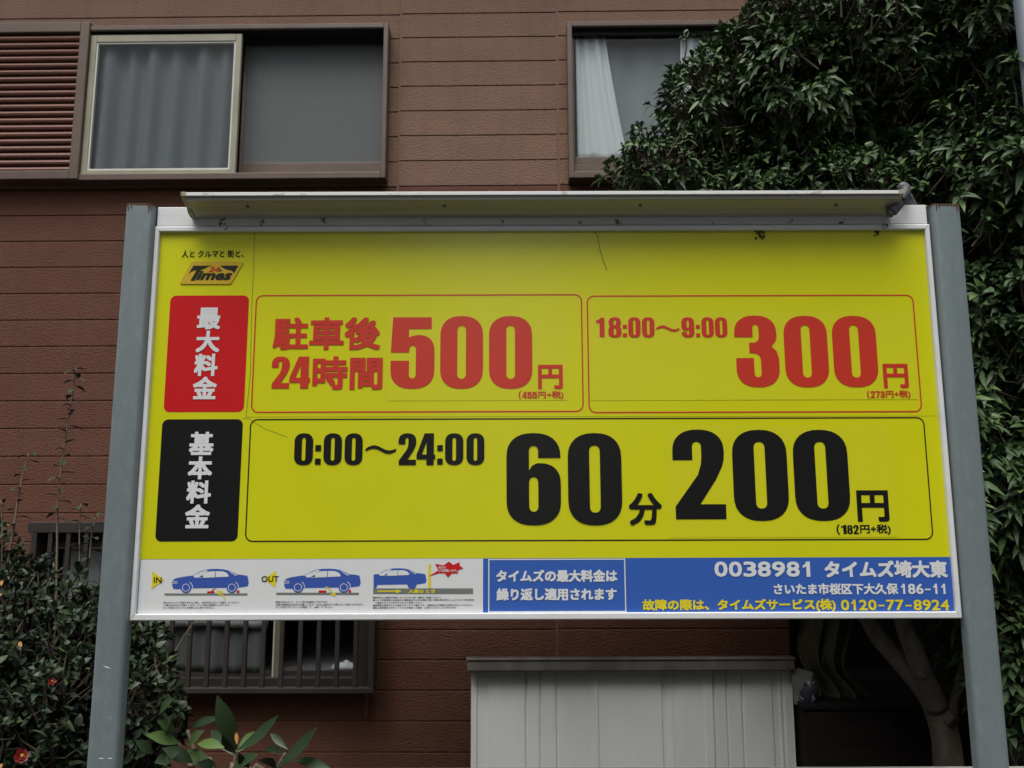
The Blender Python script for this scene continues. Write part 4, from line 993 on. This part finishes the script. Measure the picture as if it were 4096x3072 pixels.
# camellia hedge at lower left
shrub = thing('flowering_shrub', 'leafy green shrub with red flowers behind the left sign post', 'shrub', (P(150, 3072, 2.7).x, 2.7, -.5))
rnd = random.Random(5); lf = MB(); tw = MB(); tws = MB()
SB = [((60, 2780), 330, 480, 2.75, .42, 1.), ((330, 2840), 280, 400, 2.75, .40, 1.), ((30, 2360), 120, 160, 2.85, .22, .55), ((370, 2480), 130, 130, 2.8, .22, .9), ((575, 2880), 130, 240, 2.6, .22, .7), ((-330, 2600), 350, 600, 2.8, .45, .6), ((560, 2600), 90, 120, 2.75, .16, .5)]
sbl = [(P(x, y, Y), rx_ * Y / FPX, ry_, rz_ * Y / FPX, dn) for (x, y), rx_, rz_, Y, ry_, dn in SB]
for c_, a, b, z, dn in sbl:
    area = (a * b + b * z + a * z) * 4.19
    for _ in range(int(area * 760 * dn)):
        v = rvec(rnd); r = 1 - .45 * rnd.random() ** 1.3 + (rnd.random() < .15) * .14
        p = c_ + Vector((v.x * a, v.y * b, v.z * z)) * r
        if p.z < .2 or p.y < 2.17 or p.y > 3.95: continue
        nrm = Vector((v.x / a, v.y / b, v.z / z)).normalized()
        whorl(lf, tws, p, nrm * .7 + Vector((0, 0, .7)) + rvec(rnd) * .6, rnd, rnd.uniform(.036, .054), rnd.randint(5, 7), W=.40, back=rnd.uniform(.06, .13), droop=(0, .3))
def shoot(pts, r, nl, L, Y, bare=0.):
    q = spline([P(x, y, Y) for x, y in pts], 6); tw.tube(q, [r * (1 - .6 * i / len(q)) for i in range(len(q))], 6)
    for k in range(nl):
        t = bare + (1 - bare) * (k + 1) / nl; i = min(int(t * (len(q) - 1)), len(q) - 2); p = q[i].lerp(q[i + 1], t * (len(q) - 1) - i)
        a = k * 2.4 + rnd.uniform(-.4, .4); leaf(lf, p, Vector((math.cos(a), math.sin(a), rnd.uniform(-.1, .5))), Vector((0, 0, 1)), L * rnd.uniform(.6, 1.1), L * .48, rnd.uniform(.1, .5), .3)
shoot([(225, 2420), (228, 2200), (232, 2000), (255, 1800), (285, 1610), (305, 1475)], .0042, 30, .052, 2.85, .30)
shoot([(30, 2260), (60, 2080), (85, 1930), (118, 1810)], .0050, 14, .052, 2.85, .1)
shoot([(310, 2420), (318, 2250), (318, 2100), (325, 2015)], .0035, 12, .052, 2.8, .1)
shoot([(340, 2420), (358, 2230), (370, 2120), (392, 2060)], .0035, 12, .052, 2.8, .1)
shoot([(5, 2300), (10, 2150), (4, 2000)], .0035, 7, .052, 2.85, .2)
shoot([(600, 2760), (680, 2640), (740, 2540), (775, 2490)], .0034, 3, .03, 2.75, .5)
shoot([(590, 2745), (620, 2600), (650, 2500)], .003, 6, .034, 2.8, .4)
shoot([(110, 2400), (170, 2340), (245, 2275)], .0026, 4, .03, 2.75, .5)
base_ = shrub.location
for k in range(9):
    x = P(rnd.uniform(-100, 560), 2800, 2.75).x; tw.tube([Vector((x * .8 - .2, 2.75 + rnd.uniform(-.15, .2), -.5)), Vector((x, 2.75 + rnd.uniform(-.15, .2), .4)), Vector((x + rnd.uniform(-.1, .1), 2.75, 1.0))], [.012, .009, .004], 6)
obj('foliage', lf, M['shrubleaf'], shrub, smooth=True); obj('stems', tw, M['shoot'], shrub, smooth=True); obj('twigs', tws, M['twig'], shrub, smooth=True)
def flower(px, py, r, Y, petals=7):
    c_ = P(px, py, Y); mb = MB(); to = (CAM - c_).normalized() * .8 + Vector((.1, 0, .25)); to.normalize(); u = to.orthogonal().normalized(); b = to.cross(u)
    for ring, (rad, tl) in enumerate(((1., .45), (.72, .75))):
        for k in range(petals):
            a = 6.283 * k / petals + ring * .4; d = (u * math.cos(a) + b * math.sin(a)) * math.cos(tl) + to * math.sin(tl)
            leaf(mb, c_ - to * .004, d, to, r * rad * rnd.uniform(.85, 1.1), r * .85 * rad, .05, .3, tipw=1.3)
    f = obj('flower', mb, M['petal'], shrub, smooth=True)
    st = MB()
    for k in range(14):
        a = rnd.uniform(0, 6.28); q = r * .22 * rnd.random(); e = c_ + (u * math.cos(a) + b * math.sin(a)) * q; st.tube([e, e + to * r * .5, e + to * r * .58], [r * .02, r * .02, r * .05], 5)
    s = obj('stamens', st, M['stamen'], f)
flower(85, 3026, .023, 2.28); flower(208, 2726, .013, 2.36, 5)
for px, py, Y in ((8, 2322, 2.60), (14, 2364, 2.60), (76, 2568, 2.34), (10, 3055, 2.28)):
    mb = MB(); leaf(mb, P(px, py, Y), Vector((rnd.uniform(-1, 1), -.3, -.6)), Vector((0, -1, .3)), .017, .011, .1, .2); obj('withered_leaf', mb, M['witherleaf'], shrub, smooth=True)

# broad-leaved plant at bottom centre
plant = thing('broadleaf_plant', 'broad leaved green plant growing below the barred window', 'plant', (P(945, 3072, 2.6).x, 2.6, -.5))
T5 = affine(500, 2450, .4521); rnd = random.Random(9)
def big(bx, by, tx, ty, wpx, Yb, Yt, m, bend=0., fold=.25):
    b_, t_ = P(*T5(bx, by), Yb), P(*T5(tx, ty), Yt); d = t_ - b_; L = d.length; W = wpx * .4521 * Yb / FPX
    up = Vector((rnd.uniform(-.3, .3), -.75, .6)); leaf(m, b_, d, up, L, W, 0., fold, seg=9, curl=bend, tipw=1.15)
bl = MB()
for a in ((985, 1215, 815, 732, 150, 2.60, 2.56, .05), (985, 1225, 1358, 908, 112, 2.60, 2.52, -.07), (548, 1045, 540, 732, 80, 2.66, 2.64, .05), (565, 1025, 845, 932, 78, 2.66, 2.60, .05), (1335, 1376, 1705, 1010, 128, 2.56, 2.50, -.06),
          (1420, 1240, 1222, 1222, 80, 2.55, 2.46, .05), (945, 1400, 1185, 1258, 110, 2.5, 2.42, .06), (1500, 1310, 1840, 1390, 80, 2.6, 2.5, .1), (480, 1160, 190, 1080, 110, 2.36, 2.31, 0.06), (640, 1160, 880, 1195, 90, 2.36, 2.31, 0.08),
          (1440, 1210, 1285, 1065, 60, 2.7, 2.75, .03), (520, 1230, 800, 1390, 120, 2.55, 2.42, .08), (985, 1240, 1200, 1050, 110, 2.7, 2.8, .05), (960, 1260, 760, 1040, 110, 2.7, 2.8, .05), (300, 900, 440, 760, 90, 2.36, 2.31, 0.05), (450, 1050, 280, 960, 90, 2.36, 2.31, 0.06),
          (985, 1250, 860, 1080, 90, 2.58, 2.5, .05), (1340, 1390, 1180, 1300, 100, 2.5, 2.4, .06), (700, 1376, 560, 1250, 110, 2.5, 2.4, .06), (430, 1290, 260, 1330, 110, 2.36, 2.31, 0.06), (820, 1420, 640, 1330, 120, 2.45, 2.38, .06), (600, 1330, 330, 1200, 120, 2.34, 2.29, .07), (560, 1180, 700, 1040, 90, 2.5, 2.48, .05), (250, 1250, 90, 1130, 90, 2.32, 2.28, .05), (330, 1376, 480, 1230, 110, 2.33, 2.28, .05), (1100, 1376, 1010, 1240, 80, 2.5, 2.44, .06), (330, 1100, 420, 900, 80, 2.36, 2.31, 0.03)):
    big(*a[:7], bl, a[7])
obj('foliage', bl, M['bigleaf'], plant, smooth=True)
st = MB()
for pts in (((985, 1215), (965, 1400), (940, 1700)), ((550, 1040), (640, 1300), (800, 1700)), ((1420, 1240), (1300, 1450), (1050, 1700)), ((1340, 1376), (1200, 1500), (1000, 1700)), ((480, 1160), (560, 1350), (760, 1700))):
    q = [P(*T5(*p_), 2.6) for p_ in pts]; q.append(Vector((plant.location.x + rnd.uniform(-.05, .05), 2.6, -.5))); s_ = spline(q, 5); st.tube(s_, [.005 + .007 * i / len(s_) for i in range(len(s_))], 7)
obj('stem', st, M['shoot'], plant, smooth=True)
mb = MB(); leaf(mb, P(*T5(985, 1060), 2.53), Vector((.2, -.3, -.9)), Vector((0, -1, .2)), .035, .012, 0, .2); obj('withered_leaf', mb, M['witherleaf'], plant, smooth=True)

# steel pole at the right edge
pc = P(4118, 100, 2.50)
pole = thing('steel_pole', 'blue grey steel pole at the top right corner beside the evergreen', 'pole', (pc.x, 2.50, -.5))
mb = MB(); mb.tube([(pc.x, 2.5, -.5), (pc.x, 2.5, 4.2)], .04, 20); obj('shaft', mb, M['polegrey'], pole, smooth=True)
mb = MB(); mb.tube([(pc.x, 2.5, 4.2), (pc.x, 2.5, 4.215), (pc.x, 2.5, 4.23)], [.042, .042, .03], 20); obj('cap', mb, M['polegrey'], pole, smooth=True)

for o in bpy.data.objects:
    if '_local' in o: del o['_local']
